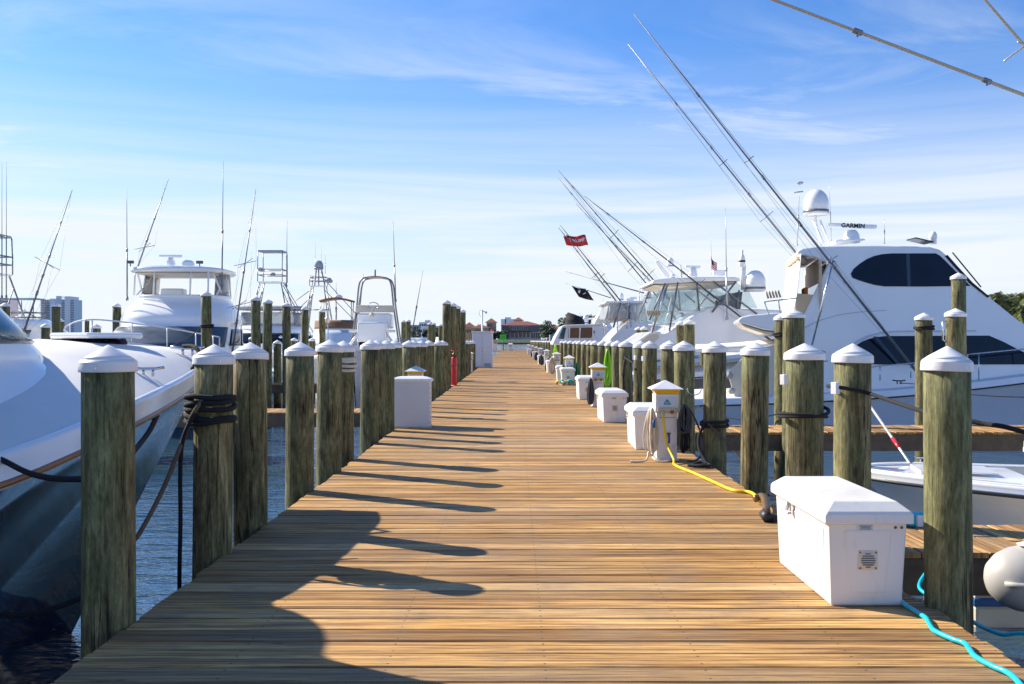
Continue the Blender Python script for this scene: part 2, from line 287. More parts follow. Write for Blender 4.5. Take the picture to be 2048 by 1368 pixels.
# ------------------------------------------------------------------ mesh helpers
def W(px, py, d):
    """a point of the photograph at distance d in metres -> world"""
    return Vector(((px - PX) * d / FPX, d, EYE - (py - PY) * d / FPX))
def catmull(pts, n=8, closed=False):
    pts = [Vector(p) for p in pts]; out = []
    m = len(pts); rng = range(m if closed else m - 1)
    for i in rng:
        if closed: p0, p1, p2, p3 = pts[(i-1) % m], pts[i], pts[(i+1) % m], pts[(i+2) % m]
        else: p0, p1, p2, p3 = pts[max(i-1, 0)], pts[i], pts[i+1], pts[min(i+2, m-1)]
        for k in range(n):
            t = k / n
            out.append(0.5 * ((2*p1) + (p2-p0)*t + (2*p0-5*p1+4*p2-p3)*t*t + (3*p1-p0-3*p2+p3)*t**3))
    if not closed: out.append(pts[-1])
    return out
class MB:
    def __init__(s): s.v = []; s.f = []; s.sm = []
    def add(s, vs, fs, smooth=False):
        o = len(s.v); s.v += [Vector(v) for v in vs]
        for f in fs: s.f.append([i + o for i in f]); s.sm.append(smooth)
        return s
    def box(s, c, size, rz=0.0, taper=(1, 1), ry=0.0):
        x, y, z = [a / 2 for a in size]
        vs = [(-x,-y,-z),(x,-y,-z),(x,y,-z),(-x,y,-z)] + [(a*taper[0], b*taper[1], z) for a, b in ((-x,-y),(x,-y),(x,y),(-x,y))]
        m = Matrix.Translation(c) @ Matrix.Rotation(rz, 4, 'Z') @ Matrix.Rotation(ry, 4, 'Y')
        return s.add([m @ Vector(v) for v in vs], [(3,2,1,0),(4,5,6,7),(0,1,5,4),(1,2,6,5),(2,3,7,6),(3,0,4,7)])
    def b2(s, x0, x1, y0, y1, z0, z1): return s.box(((x0+x1)/2, (y0+y1)/2, (z0+z1)/2), (abs(x1-x0), abs(y1-y0), abs(z1-z0)))
    def tube(s, pts, r, seg=8, closed=False, r1=None, caps=True):
        pts = [Vector(p) for p in pts]; n = len(pts); vs = []; fs = []
        tang = []
        for i in range(n):
            a = pts[(i-1) % n] if closed else pts[max(i-1, 0)]; b = pts[(i+1) % n] if closed else pts[min(i+1, n-1)]
            d = b - a; tang.append(d.normalized() if d.length > 1e-9 else Vector((0, 0, 1)))
        up = Vector((0, 0, 1)) if abs(tang[0].z) < 0.9 else Vector((1, 0, 0))
        nrm = tang[0].cross(up).normalized()
        for i in range(n):
            nrm = (nrm - tang[i] * nrm.dot(tang[i]))
            nrm = nrm.normalized() if nrm.length > 1e-6 else tang[i].orthogonal().normalized()
            bi = tang[i].cross(nrm); rr = r if r1 is None else r + (r1 - r) * i / max(n-1, 1)
            for k in range(seg):
                a = 2 * math.pi * k / seg; vs.append(pts[i] + nrm * math.cos(a) * rr + bi * math.sin(a) * rr)
        for i in range(n if closed else n - 1):
            j = (i + 1) % n
            for k in range(seg): fs.append((i*seg+k, i*seg+(k+1) % seg, j*seg+(k+1) % seg, j*seg+k))
        if caps and not closed: fs.append(tuple(reversed(range(seg)))); fs.append(tuple((n-1)*seg+k for k in range(seg)))
        return s.add(vs, fs, True)
    def rod(s, a, b, r, r1=None, seg=8): return s.tube([a, b], r, seg, r1=r1)
    def lathe(s, prof, c=(0, 0, 0), seg=24, smooth=True, axis='Z', cap=True):
        vs = []; fs = []; n = len(prof); c = Vector(c)
        for r, z in prof:
            for k in range(seg):
                a = 2 * math.pi * k / seg
                p = Vector((r*math.cos(a), r*math.sin(a), z))
                if axis == 'Y': p = Vector((p.x, -p.z, p.y))
                if axis == 'X': p = Vector((p.z, p.x, p.y))
                vs.append(p + c)
        for i in range(n - 1):
            for k in range(seg): fs.append((i*seg+k, i*seg+(k+1) % seg, (i+1)*seg+(k+1) % seg, (i+1)*seg+k))
        if cap: fs.append(tuple(reversed(range(seg)))); fs.append(tuple((n-1)*seg+k for k in range(seg)))
        return s.add(vs, fs, smooth)
    def prism(s, poly, y0, y1, inset=None, smooth=False):
        """polygon of (x, z) extruded along y; inset(x, z) gives how far each side draws in"""
        n = len(poly); f = inset or (lambda x, z: 0)
        vs = [(x, y0 + f(x, z), z) for x, z in poly] + [(x, y1 - f(x, z), z) for x, z in poly]
        area = sum(poly[i][0]*poly[(i+1) % n][1] - poly[(i+1) % n][0]*poly[i][1] for i in range(n))
        A = tuple(range(n)); B = tuple(range(2*n-1, n-1, -1))
        fs = [A, B] + [(i, i+n, (i+1) % n + n, (i+1) % n) for i in range(n)]
        if area < 0: fs = [tuple(reversed(q)) for q in fs]
        return s.add(vs, fs, smooth)
    def plate(s, poly, z0, z1):
        n = len(poly); vs = [(x, y, z0) for x, y in poly] + [(x, y, z1) for x, y in poly]
        area = sum(poly[i][0]*poly[(i+1) % n][1] - poly[(i+1) % n][0]*poly[i][1] for i in range(n))
        fs = [tuple(reversed(range(n))), tuple(range(n, 2*n))] + [(i, (i+1) % n, (i+1) % n + n, i+n) for i in range(n)]
        if area < 0: fs = [tuple(reversed(q)) for q in fs]
        return s.add(vs, fs)
    def grid(s, rows, smooth=True, thick=0.0, flip=False):
        """rows of points -> a sheet; with thick it gets a second face behind it"""
        m, n = len(rows), len(rows[0]); vs = [p for r in rows for p in r]; fs = []
        for i in range(m-1):
            for j in range(n-1):
                q = (i*n+j, i*n+j+1, (i+1)*n+j+1, (i+1)*n+j); fs.append(tuple(reversed(q)) if flip else q)
        return s.add(vs, fs, smooth)
    def loft(s, rings, smooth=True, closed=True, cap0=True, cap1=True):
        n = len(rings[0]); vs = [p for r in rings for p in r]; fs = []
        for i in range(len(rings)-1):
            for k in range(n if closed else n-1): fs.append((i*n+k, i*n+(k+1) % n, (i+1)*n+(k+1) % n, (i+1)*n+k))
        s.add(vs, fs, smooth); o = len(s.v) - len(vs)
        if cap0: s.f.append([o+k for k in reversed(range(n))]); s.sm.append(False)
        if cap1: s.f.append([o+(len(rings)-1)*n+k for k in range(n)]); s.sm.append(False)
        return s
    def build(s, name, mat, parent=None, bevel=0.0, solid=0.0, seg=2, autosmooth=True):
        me = bpy.data.meshes.new(name); org = Vector((0, 0, 0)); p = parent
        while p is not None: org += p.location; p = p.parent
        me.from_pydata([tuple(v - org) for v in s.v], [], s.f); me.validate()
        if len(me.polygons) == len(s.sm): me.polygons.foreach_set('use_smooth', s.sm)
        bm = bmesh.new(); bm.from_mesh(me); bmesh.ops.recalc_face_normals(bm, faces=bm.faces) if solid == 0 else None; bm.to_mesh(me); bm.free()
        me.materials.append(MATS[mat]); o = bpy.data.objects.new(name, me); COL.objects.link(o)
        if parent is not None: o.parent = parent
        if solid: md = o.modifiers.new('solid', 'SOLIDIFY'); md.thickness = solid; md.offset = 0
        if bevel: md = o.modifiers.new('bevel', 'BEVEL'); md.width = bevel; md.segments = seg; md.limit_method = 'ANGLE'; md.angle_limit = R(35); md.harden_normals = False
        return o
def thing(name, label, cat, loc=(0, 0, 0), group=None):
    o = bpy.data.objects.new(name, None); COL.objects.link(o); o.location = loc; o.empty_display_size = 0.2
    o['label'] = label; o['category'] = cat
    if group: o['group'] = group
    return o
def tag(o, label, cat, group=None):
    o['label'] = label; o['category'] = cat
    if group: o['group'] = group
    return o
def struct(o): o['kind'] = 'structure'; return o
def dup(root, loc=None, label=None, rz=None, group=None, skip=()):
    r = root.copy(); COL.objects.link(r)
    if loc is not None: r.location = loc
    if rz is not None: r.rotation_euler = (0, 0, rz)
    if label: r['label'] = label
    if group: r['group'] = group
    def rec(a, b):
        for ch in a.children:
            if ch.name.split('.')[0] in skip: continue
            c = ch.copy(); COL.objects.link(c); c.parent = b; rec(ch, c)
    rec(root, r); return r
def shadeflat(o):
    for p in o.data.polygons: p.use_smooth = False
def text_mesh(name, body, size, mat, parent, loc, rot=(R(90), 0, 0), depth=0.003, warp=None, bold=0.0):
    cu = bpy.data.curves.new(name, 'FONT'); cu.body = body; cu.size = size; cu.align_x = 'CENTER'; cu.align_y = 'CENTER'; cu.extrude = depth; cu.offset = bold
    tmp = bpy.data.objects.new(name, cu); COL.objects.link(tmp)
    dg = bpy.context.evaluated_depsgraph_get(); me = bpy.data.meshes.new_from_object(tmp.evaluated_get(dg))
    bpy.data.objects.remove(tmp)
    m = Matrix.Translation(loc) @ (Matrix.Rotation(rot[2], 4, 'Z') @ Matrix.Rotation(rot[1], 4, 'Y') @ Matrix.Rotation(rot[0], 4, 'X'))
    org = Vector((0, 0, 0)); p = parent
    while p is not None: org += p.location; p = p.parent
    for v in me.vertices:
        q = m @ v.co
        if warp: q = warp(q)
        v.co = q - org
    me.materials.clear(); me.materials.append(MATS[mat])
    o = bpy.data.objects.new(name, me); COL.objects.link(o)
    if parent is not None: o.parent = parent
    return o
ORD = ['first','second','third','fourth','fifth','sixth','seventh','eighth','ninth','tenth','eleventh','twelfth','thirteenth','fourteenth','fifteenth','sixteenth',
       'seventeenth','eighteenth','nineteenth','twentieth','twenty-first','twenty-second','twenty-third','twenty-fourth','twenty-fifth','twenty-sixth','twenty-seventh',
       'twenty-eighth','twenty-ninth','thirtieth','thirty-first','thirty-second','thirty-third','thirty-fourth','thirty-fifth','thirty-sixth','thirty-seventh','thirty-eighth','thirty-ninth','fortieth']
WATER = -1.0
XL, XR = -2.03, 2.35
# ================================================================== water
w = MB(); S = 6000
w.add([(-S, -60, WATER), (S, -60, WATER), (S, 2*S, WATER), (-S, 2*S, WATER)], [(0, 1, 2, 3)])
struct(w.build('water', 'water'))

# ================================================================== the long dock
DOCK0, DOCK1 = 0.4, 155.0
b = MB()
for x in (XL + 0.09, -0.8, 0.4, 1.5, XR - 0.09): b.b2(x - 0.045, x + 0.045, DOCK0, DOCK1, -0.33, -0.052)
for y in range(3, 155, 3): b.b2(XL + 0.03, XR - 0.03, y - 0.08, y + 0.08, -0.55, -0.335)
dock = struct(b.build('dock', 'beam_wood'))
dock['label'] = 'long timber dock running straight out between two rows of boats'
def plank_mesh(name, x0, x1, wd, th, mat, ch=0.006):
    h = wd / 2; pr = [(-h, -th), (h, -th), (h, -ch), (h-ch, 0), (-h+ch, 0), (-h, -ch)]; k = len(pr)
    vs = [(x0, y, z) for y, z in pr] + [(x1, y, z) for y, z in pr]
    fs = [tuple(range(k)), tuple(reversed(range(k, 2*k)))] + [((i+1) % k, i, i+k, (i+1) % k + k) for i in range(k)]
    me = bpy.data.meshes.new(name); me.from_pydata(vs, [], fs); me.materials.append(MATS[mat]); return me
pms = [plank_mesh('plank', XL + random.uniform(-.014, .02), XR + random.uniform(-.02, .016), PITCH - random.uniform(0.008, 0.019), 0.045, 'deck_wood') for _ in range(9)]
NPL = 170
k0 = int(DOCK0 / PITCH)
for i in range(NPL):
    o = bpy.data.objects.new('plank', pms[random.randrange(9)]); COL.objects.link(o); o.parent = dock
    y = (k0 + i + 0.5) * PITCH
    o.location = (random.uniform(-.008, .008), y, random.uniform(-0.0035, 0.0015)); o.rotation_euler = (random.uniform(-.006, .006), random.uniform(-.0006, .0006), random.uniform(-.0009, .0009))
far = MB(); i = NPL
while (k0 + i) * PITCH < DOCK1:
    y = (k0 + i + 0.5) * PITCH; h = PITCH / 2 - 0.006; z = random.uniform(-0.004, 0.002)
    xa, xb = XL + random.uniform(-.02, .02), XR + random.uniform(-.02, .02)
    if y > 136: xa = -4.3
    far.b2(xa, xb, y - h, y + h, z - 0.045, z); i += 1
o = far.build('far_planks', 'deck_wood', dock); o['kind'] = 'stuff'

# ================================================================== piles
def pile_proto(h, r, seed):
    rnd = random.Random(seed); root = thing('dock_pile', 'x', 'pile')
    s = MB(); rings = []; seg = 28; hs = [0, .5, 1.0, 1.5, 2.0, 2.4, 2.8, 3.1, 3.4, 3.8, 4.3]; hs = [z for z in hs if z < h - 0.1] + [h]
    ph = [rnd.uniform(0, 6.28) for _ in range(6)]
    lx, ly = rnd.uniform(-.006, .006), rnd.uniform(-.006, .006)
    for z in hs:
        rr = r * (1.05 - 0.06 * z / h); ring = []
        for k in range(seg):
            a = 2 * math.pi * k / seg
            q = rr * (1 + 0.013*math.sin(2*a+ph[0]+z*.5) + 0.010*math.sin(3*a+ph[1]-z*.7) + 0.006*math.sin(7*a+ph[2]) + 0.004*math.sin(11*a+ph[3]+z*2))
            ring.append((q*math.cos(a) + lx*z, q*math.sin(a) + ly*z, z))
        rings.append(ring)
    s.loft(rings); s.build('shaft', 'pile_wood', root)
    c = MB(); R0 = r * 1.06; ox, oy = lx*h, ly*h
    c.lathe([(R0-.012, -.062), (R0+.006, -.062), (R0+.008, -.056), (R0+.005, -.010)], (ox, oy, h), 36, cap=False)
    c.lathe([(R0+.005, -.010), (R0-.003, .000), (R0-.010, .004)], (ox, oy, h), 36, cap=False)
    c.lathe([(R0-.010, .004), (R0*.75, .0225), (R0*.5, .0425), (R0*.25, .0625), (0.003, .081)], (ox, oy, h), 36)
    cap = c.build('cap', 'cap_white', root)
    n = MB(); a = -1.45 + rnd.uniform(-.3, .3); n.box((ox + (R0+.007)*math.cos(a), oy + (R0+.007)*math.sin(a), h-.040), (.009, .009, .009), a)
    n.build('screw', 'steel', cap)
    return root
PZ = -2.0                                            # pile feet, under water
SH = 3.42                                            # short pile: shaft top at z 1.42, cap apex at 1.50
protos = [pile_proto(SH, 0.144, s) for s in range(5)]; thick = [pile_proto(SH, 0.168, s+20) for s in range(2)]
tall = [pile_proto(4.72, 0.142, s+40) for s in range(3)]; mid = [pile_proto(3.93, 0.147, s+60) for s in range(3)]
used = set()
def place(pool, x, y, label, dz=0.0, group=None):
    def tilt(q):
        for ch in q.children:
            if ch.name.startswith('cap'):
                ch.rotation_euler = (random.uniform(-.03, .03), random.uniform(-.03, .03), 0); c = sum((Vector(b) for b in ch.bound_box), Vector()) / 8; ch.location = c - ch.rotation_euler.to_matrix() @ c
    p = pool[random.randrange(len(pool))]; loc = (x, y, PZ + dz); rz = random.uniform(-.5, .5)
    near = y < 7.5 and abs(x) < 2.6; k = .003 if near else .009; lean = (random.uniform(-k, k), random.uniform(-k, k), rz); sc = (.87 if x > 0 and y < 6 else .925) if near else random.uniform(.92, 1.02)
    if p.name in used:
        q = dup(p, loc, label, rz, group); q.rotation_euler = lean; q.scale = (sc, sc, 1); tilt(q); return q
    used.add(p.name); p.location = loc; p.rotation_euler = lean; p.scale = (sc, sc, 1); p['label'] = label
    if group: p['group'] = group
    return p
GL, GR = 'capped piles along the boat-bow edge of the dock', 'capped piles along the pedestal edge of the dock'
Lp = [(222, 5.19, -.03), (424, 6.9, -.025), (504, 7.97, -.015), (599, 9.73, -.01), (655, 11.18, .01)]
ld = [5.19, 6.9, 7.97, 9.73, 11.18, 12.37, 14.28, 15.36, 16.3, 17.6, 19.5, 20.8, 22.05, 24.6, 27.0, 29.2]
ldz = [-.022, -.025, -.012, -.01, .012, .0, .012, .008, .01, .012, .012, .012, .01, .012, .01, .01]
LLAB = {0: 'thick green pile with white cone cap standing closest beside the navy bow', 1: 'capped pile with black mooring rope wound round its upper half',
        5: 'capped pile with pale rope turns just under its cap', 15: 'last short capped pile before the red standpipe'}
for i, d in enumerate(ld):
    lab = LLAB.get(i, f'green capped pile, {ORD[i]} from the camera along the dock edge with the navy boat')
    place(protos, -2.155 - (0.03 if i == 5 else 0), d, lab, ldz[i], GL)
for i, (d, lab) in enumerate([(30.9, 'tall dark green pile, closest of the four tall ones by the red standpipe'), (33.0, 'tall pile, second of the four behind the red standpipe'),
                              (35.4, 'tall pile, third of the four behind the red standpipe'), (40.0, 'tall pile, farthest of the four, next to the small white pedestal')]):
    place(tall, -2.16, d, lab, 0.0, 'four tall piles on the dock edge')
for i, d in enumerate((42.5, 44.5, 47.5, 50.0)):
    place(protos, -2.16, d, f'small far capped pile, {ORD[i]} past the four tall piles', 0, GL)
rd = [5.51, 7.16, 8.33, 10.14, 12.05, 14.0, 15.6, 17.9, 19.1, 21.4, 23.3, 25.2, 27.5, 30.3, 32.0, 34.5, 37.6, 39.8, 43.4, 47, 50.5, 54, 58, 62, 65.5, 69.5, 74, 79, 84, 89, 95, 101, 107, 113, 119, 125, 131, 137, 143, 149]
rdz = [-.03, -.02, -.022, -.012, -.004, .0, .006, .0, .006, .008]
RLAB = {0: 'big pale green pile with white cap right behind the closest dock box', 1: 'capped pile with taut black line across it and a small white plate', 2: 'stout capped pile with black rope loop and white tag plate',
        4: 'capped pile with black rope turns low down, behind the yellow cord', 11: 'capped pile with a lime green hose bundle hung on it', 9: 'capped pile with a dark twisted rope hanging down its face'}
for i, d in enumerate(rd):
    if i < 28: lab = RLAB.get(i, f'green capped pile, {ORD[i]} from the camera along the edge with the power pedestals')
    else: lab = 'tiny far capped pile towards the end of the pedestal edge of the dock'
    place(thick if i == 2 else protos, 2.465, d, lab, rdz[i] if i < len(rdz) else .01, GR)

# ================================================================== finger piers
def finger(y0, y1, x1, single, side=1, name='finger_pier', xs=None):
    x0 = XR + 0.02 if side > 0 else XL - 0.02; xs = xs if xs is not None else x0; s = side
    b = MB()
    for y in (y0 + 0.03, (y0 + y1) / 2, y1 - 0.03): b.b2(xs, x1, y - 0.03, y + 0.03, -0.31, -0.048)
    f = struct(b.build(name, 'beam_wood'))
    pw = 0.16; n = int(abs(x1 - xs) / pw); far = MB()
    me = None
    for i in range(n):
        xc = (math.floor(min(xs, x1) / pw) + 1 + i + 0.5) * pw
        if single:
            if me is None: me = [plank_mesh('plank', y0 + random.uniform(-.02, 0), y1 + random.uniform(0, .02), pw - 0.008, 0.04, 'finger_wood') for _ in range(4)]
            o = bpy.data.objects.new('plank', me[random.randrange(4)]); COL.objects.link(o); o.parent = f
            o.location = (xc, 0, random.uniform(-.003, .002)); o.rotation_euler = (0, 0, R(90)); 
            # plank mesh runs along its own x; turned to run along y
            o.location = (xc, 0, o.location.z)
        else:
            far.b2(xc - pw/2 + .005, xc + pw/2 - .005, y0, y1, -.04, random.uniform(-.003, .002))
    if not single: o = far.build('finger_planks', 'finger_wood', f); o['kind'] = 'stuff'
    return f
F1 = finger(6.92, 7.95, 6.2, True); F1['label'] = 'short finger pier branching off beside the closest dock box'
F2 = finger(16.0, 17.35, 11.5, True); F2['label'] = 'finger pier in front of the big white yacht'
FY = [27.0, 36.6, 46.4, 56.4, 66.4, 76.4]
for y in FY: finger(y, y + 1.3, 9.0, False)
lf = finger(33.6, 34.9, -10.5, False, -1); lf2 = finger(20.4, 21.6, -9.5, False, -1)
for y in (46, 58): finger(y, y + 1.2, -9.5, False, -1)
# piles of the fingers, and mooring piles out between the boats
G2 = 'mid-height piles along the finger piers'
place(mid, 4.83, 17.62, 'slim dark pile at the back of the finger pier, black line at its top', 0.0, G2)
thickmid = [pile_proto(3.93, 0.168, 90)]
place(thickmid, 4.51, 15.83, 'stout pile standing before the awning of the white yacht', 0.0, G2)
place(mid, 7.39, 17.62, 'slim capped pile on the finger pier with black turn below its cap', 0.0, G2)
place(thickmid, 7.19, 15.83, 'stout pile with a metal grab handle in front of the yacht window', 0.02, G2)
place(tall, 9.13, 20.0, 'tallest dark green pile rising over the yacht bow', 0.1, 'tall mooring piles among the boats on the pedestal side')
for k, y in enumerate(FY):
    if k == 0: spots = ((4.8, 26.85, 'pile'), (4.85, 28.5, 'p'))
    else: spots = ((4.8, y - .12, ''), (4.85, y + 1.45, ''), (7.3, y - .12, ''), (7.35, y + 1.45, ''))
    for j, (x, d, _) in enumerate(spots):
        place(mid, x, d, f'mid-height capped pile, {["front inner","back inner","front outer","back outer"][j]} one of the {ORD[k+2]} finger pier', 0.08 if k == 0 else .04, G2)
GT = 'tall mooring piles among the boats on the navy-bow side'
for cx, top, lab in ((414, 582, 'tall pile with black rope turn in front of the navy-windowed sportfisher'), (514, 592, 'tall brownish pile, closer of the pair beside the tuna tower'), (533, 598, 'tall bright green pile beside the tuna tower'),
                     (574, 605, 'tall green lit pile standing below the tuna tower'), (609.5, 612, 'slim brown pile beyond the tuna tower'), (646, 617, 'dark green pile with lamp in front of the brown canvas boat'),
                     (234, 606, 'dark pile just beyond the bow of the navy-windowed sportfisher'), (113, 605, 'dark pile standing against the pale blue condo tower'), (12, 605, 'dark pile at the foot of the grey tower boat')):
    d = 1.3 * FPX / (PY - top); p = W(cx, top, d); place(tall, p.x, d, lab, 0.0, GT)
for cx, top, d, lab in ((21, 644, 26.7, 'short capped pile behind the foredeck below the grey tower'), (191, 648, 28, 'short capped pile behind the blue coiled line'), (36, 648, 30, 'short capped pile half behind another below the grey tower'),
                        (88, 647, 31, 'short capped pile behind the steel windlass'), (123, 638, 48, 'thin capped pile right beside the dark pile by the condo'), (173, 638, 60, 'thin lone capped pile far behind the blue coiled line'),
                        (556, 680, 35.4, 'brown low pile on the finger pier beyond the dock edge'), (624, 676, 42, 'low capped pile beyond the tall green piles'), (586, 676, 44, 'low capped pile behind the tall lit green pile'),
                        (504, 673, 45, 'low capped pile under the brown pile pair'), (562, 671, 50, 'low capped pile far behind the finger pier'), (599, 671, 52, 'low capped pile farther behind the slim brown pile'),
                        (806, 640, 55, 'slim pile beside the white console boat'), (817, 639, 54, 'slim pile closest to the blue skiff'), (860, 645, 62, 'slim far pile by the small white skiff'), (867, 645, 62.6, 'slim far pile paired with another by the small white skiff'), (881, 648, 66, 'slim far pile right before the four tall piles')):
    p = W(cx, top, d); place(mid if p.z > 1.6 else protos, p.x, d, lab, p.z - (2.0 if p.z > 1.6 else 1.5), 'smaller piles behind the navy-bow side boats')

for p in protos + thick + tall + mid + thickmid:
    if p.name not in used:
        for q in list(p.children_recursive) + [p]: bpy.data.objects.remove(q)

# ================================================================== dock boxes
def dock_box(detail=True):
    r = thing('dock_box', 'x', 'dock box')
    Lh, wb, wt = 1.07, 0.405, 0.445
    m = MB(); zb, zt = 0.0, 0.475
    def ring(z, hw, y0, y1): return [(-hw, y0, z), (hw, y0, z), (hw, y1, z), (-hw, y1, z)]
    m.loft([ring(0, wb/2, 0.0, Lh), ring(zt, wt/2, -.022, Lh + .022)], smooth=False); m.build('body', 'box_white', r, bevel=0.012)
    l = MB(); hw = 0.250; y0, y1 = -0.052, Lh + 0.052
    l.loft([ring(.470, hw, y0, y1), ring(.525, hw, y0, y1), ring(.540, hw-.012, y0+.012, y1-.012), ring(.585, hw-.065, y0+.075, y1-.075), ring(.590, hw-.08, y0+.09, y1-.09)], smooth=False)
    lid = l.build('lid', 'box_white', r, bevel=0.008)
    p = MB(); p.loft([[(-.10, -.0075, .075), (.10, -.0075, .075), (.10, .02, .075), (-.10, .02, .075)], [(-.135, -.0245, .43), (.135, -.0245, .43), (.135, .0, .43), (-.135, .0, .43)]], smooth=False)
    p.build('end_panel', 'box_white', r, bevel=0.006)
    s = MB()
    s.loft([[(-.2095, .10, .09), (-.19, .10, .09), (-.19, Lh-.10, .09), (-.2095, Lh-.10, .09)], [(-.2265, .06, .43), (-.20, .06, .43), (-.20, Lh-.06, .43), (-.2265, Lh-.06, .43)]], smooth=False)
    s.build('side_panel', 'box_white', r, bevel=0.006)
    la = MB(); la.box((-.240, .66, .445), (.012, .035, .09)); la.box((-.250, .69, .455), (.018, .012, .07), ry=.3); la.lathe([(.012, -.006), (.012, .006)], (-.255, .66, .41), 10, axis='X'); la.build('latch', 'steel', r)
    v = MB(); v.lathe([(.052, 0), (.052, .006), (.046, .010)], (0, -.016, .262), 28, axis='Y'); v.box((0, -.018, .262), (.112, .008, .112))
    vent = v.build('vent', 'gel_cream', r, bevel=.003)
    for k in range(7):
        q = MB(); z = .262 + (k-3)*.0125; hw2 = math.sqrt(max(.0001, .040**2 - (z-.262)**2)); q.box((0, -.029, z), (2*hw2, .006, .0045)); q.build('slat', 'stucco_dark', vent)
    q = MB()
    for sx in (-.044, .044):
        for sz in (-.044, .044): q.lathe([(.005, 0), (.005, .004)], (sx, -.023, .262+sz), 8, axis='Y')
    q.build('screws', 'bronze', vent)['kind'] = 'stuff'
    pl = MB(); pl.box((-.015, -.0255, .447), (.085, .004, .026)); plate = pl.build('maker_plate', 'panel_pale', r, bevel=.002)
    q = MB()
    for k in range(3): q.box((-.015, -.0285, .455 - k*.008), (.066 - .012*(k % 2), .002, .003))
    q.build('plate_print', 'stucco_dark', plate)['kind'] = 'stuff'
    q = MB(); q.lathe([(.008, 0), (.008, .004)], (.155, -.022, .447), 10, axis='Y'); q.lathe([(.008, 0), (.008, .004)], (.19, -.022, .447), 10, axis='Y'); q.build('bolts', 'bronze', r)['kind'] = 'stuff'
    return r
DB = dock_box(); GB = 'white dock boxes along the pedestal edge'
boxes = [(1.99, 5.52, 'big white dock box with round vent, closest to the camera'), (1.86, 13.4, 'white dock box right behind the first power pedestal'), (1.83, 17.9, 'white dock box, third from the camera along the dock'),
         (1.84, 24.8, 'white dock box next to the second power pedestal'), (1.80, 33.0, 'white dock box in front of the third power pedestal, dark cable beside it'), (1.75, 35.6, 'white dock box just behind another by the third pedestal'),
         (1.72, 45.5, 'small far white dock box beside the cream hose coil'), (1.72, 83, 'tiny far white dock box near the dock end'), (1.7, 62, 'tiny white dock box between far pedestals'), (1.6, 110, 'tiny white box heap at the far dock end')]
for i, (x, y, lab) in enumerate(boxes):
    if i == 0: DB.location = (x, y, 0); DB['label'] = lab; DB['group'] = GB
    else: dup(DB, (x, y, 0), lab, random.uniform(-.02, .02), GB)

# ================================================================== power pedestals
def pedestal():
    r = thing('power_pedestal', 'x', 'power pedestal')
    m = MB(); m.b2(-.128, .128, 0, .256, 0, .60); m.box((0, .128, .012), (.30, .30, .024)); m.build('post', 'box_white', r, bevel=.006)
    h = MB(); h.b2(-.145, .145, -.012, .268, .602, .83); hd = h.build('head', 'box_white', r, bevel=.008)
    q = MB(); q.prism([(-.128, .80), (.128, .80), (.128, .735), (.098, .665), (-.098, .665), (-.128, .735)], -.0225, -.0125); fp = q.build('face_panel', 'panel_pale', r, bevel=.002)
    t = MB()
    for (a, bb) in (((-.040, .708), (0, .765)), ((0, .765), (.040, .708)), ((.040, .708), (-.040, .708))):
        t.rod((a[0], -.024, a[1]), (bb[0], -.024, bb[1]), .0062, seg=6)
    t.rod((0, -.0245, .712), (0, -.0245, .75), .005, seg=6); t.build('triangle_mark', 'logo_teal', fp)
    o = MB(); o.prism([(-.118, .660), (.118, .660), (.122, .602), (.090, .602), (.075, .632), (.045, .632), (.030, .605), (-.030, .605), (-.045, .632), (-.075, .632), (-.090, .602), (-.122, .602)], -.040, -.0122); o.build('socket_hood', 'outlet_tan', r, bevel=.003)
    for sx in (-.06, .06): s = MB(); s.lathe([(.024, 0), (.024, .022), (.014, .022)], (sx, -.012, .612), 14, axis='Y'); s.build('socket', 'bronze', r)
    l = MB(); l.loft([[(-.135, -.002, .832), (.135, -.002, .832), (.135, .258, .832), (-.135, .258, .832)], [(-.165, -.037, .888), (.165, -.037, .888), (.165, .293, .888), (-.165, .293, .888)]], smooth=False); l.build('light_lens', 'lens_amber', r)
    c = MB(); a = .198; c.loft([[(-a, .128-a, .889), (a, .128-a, .889), (a, .128+a, .889), (-a, .128+a, .889)], [(-a, .128-a, .899), (a, .128-a, .899), (a, .128+a, .899), (-a, .128+a, .899)], [(-.012, .116, 1.0), (.012, .116, 1.0), (.012, .140, 1.0), (-.012, .140, 1.0)]], smooth=False); c.build('roof', 'cap_white', r, bevel=.003)
    d = MB(); d.box((.035, -.003, .26), (.115, .006, .27)); dr = d.build('valve_door', 'box_white', r, bevel=.002)
    v = MB(); v.lathe([(.018, 0), (.018, .03), (.01, .045)], (.02, -.006, .335), 12, axis='Y'); v.box((.02, -.03, .345), (.05, .014, .014)); v.build('tap', 'bronze', r)
    v = MB(); v.tube([(.02, -.045, .33), (.022, -.05, .27), (.018, -.048, .225)], .013, 8); v.build('tap_hose', 'blue', r)
    q = MB(); q.b2(-.10, .10, -.0035, -.0005, .535, .541); q.build('seam', 'stucco_dark', r)
    return r
PD = pedestal(); GP = 'white power pedestals with amber light bands'
for i, d in enumerate((12.2, 22.2, 34.0, 44.0, 58, 72, 87, 105, 126, 142)):
    lab = ['white power pedestal with yellow cord plugged in, closest to the camera', 'power pedestal with dark cable coil beside it, second along the dock', 'third power pedestal, green hoses at its foot', 'fourth power pedestal, cream hose hung beside it'][i] if i < 4 else (f'small far power pedestal, {ORD[i]} along the dock')
    if i == 0: PD.location = (1.90, d, 0); PD['label'] = lab; PD['group'] = GP
    else: dup(PD, (1.895, d, 0), lab, random.uniform(-.04, .04), GP)
dup(PD, (-1.98, 19.3, 0), 'power pedestal peeking out behind the tall white cabinet box', 0, GP)
dup(PD, (-2.15, 46.2, 0), 'slim power pedestal standing next to the tall grey cabinet', 0, GP)

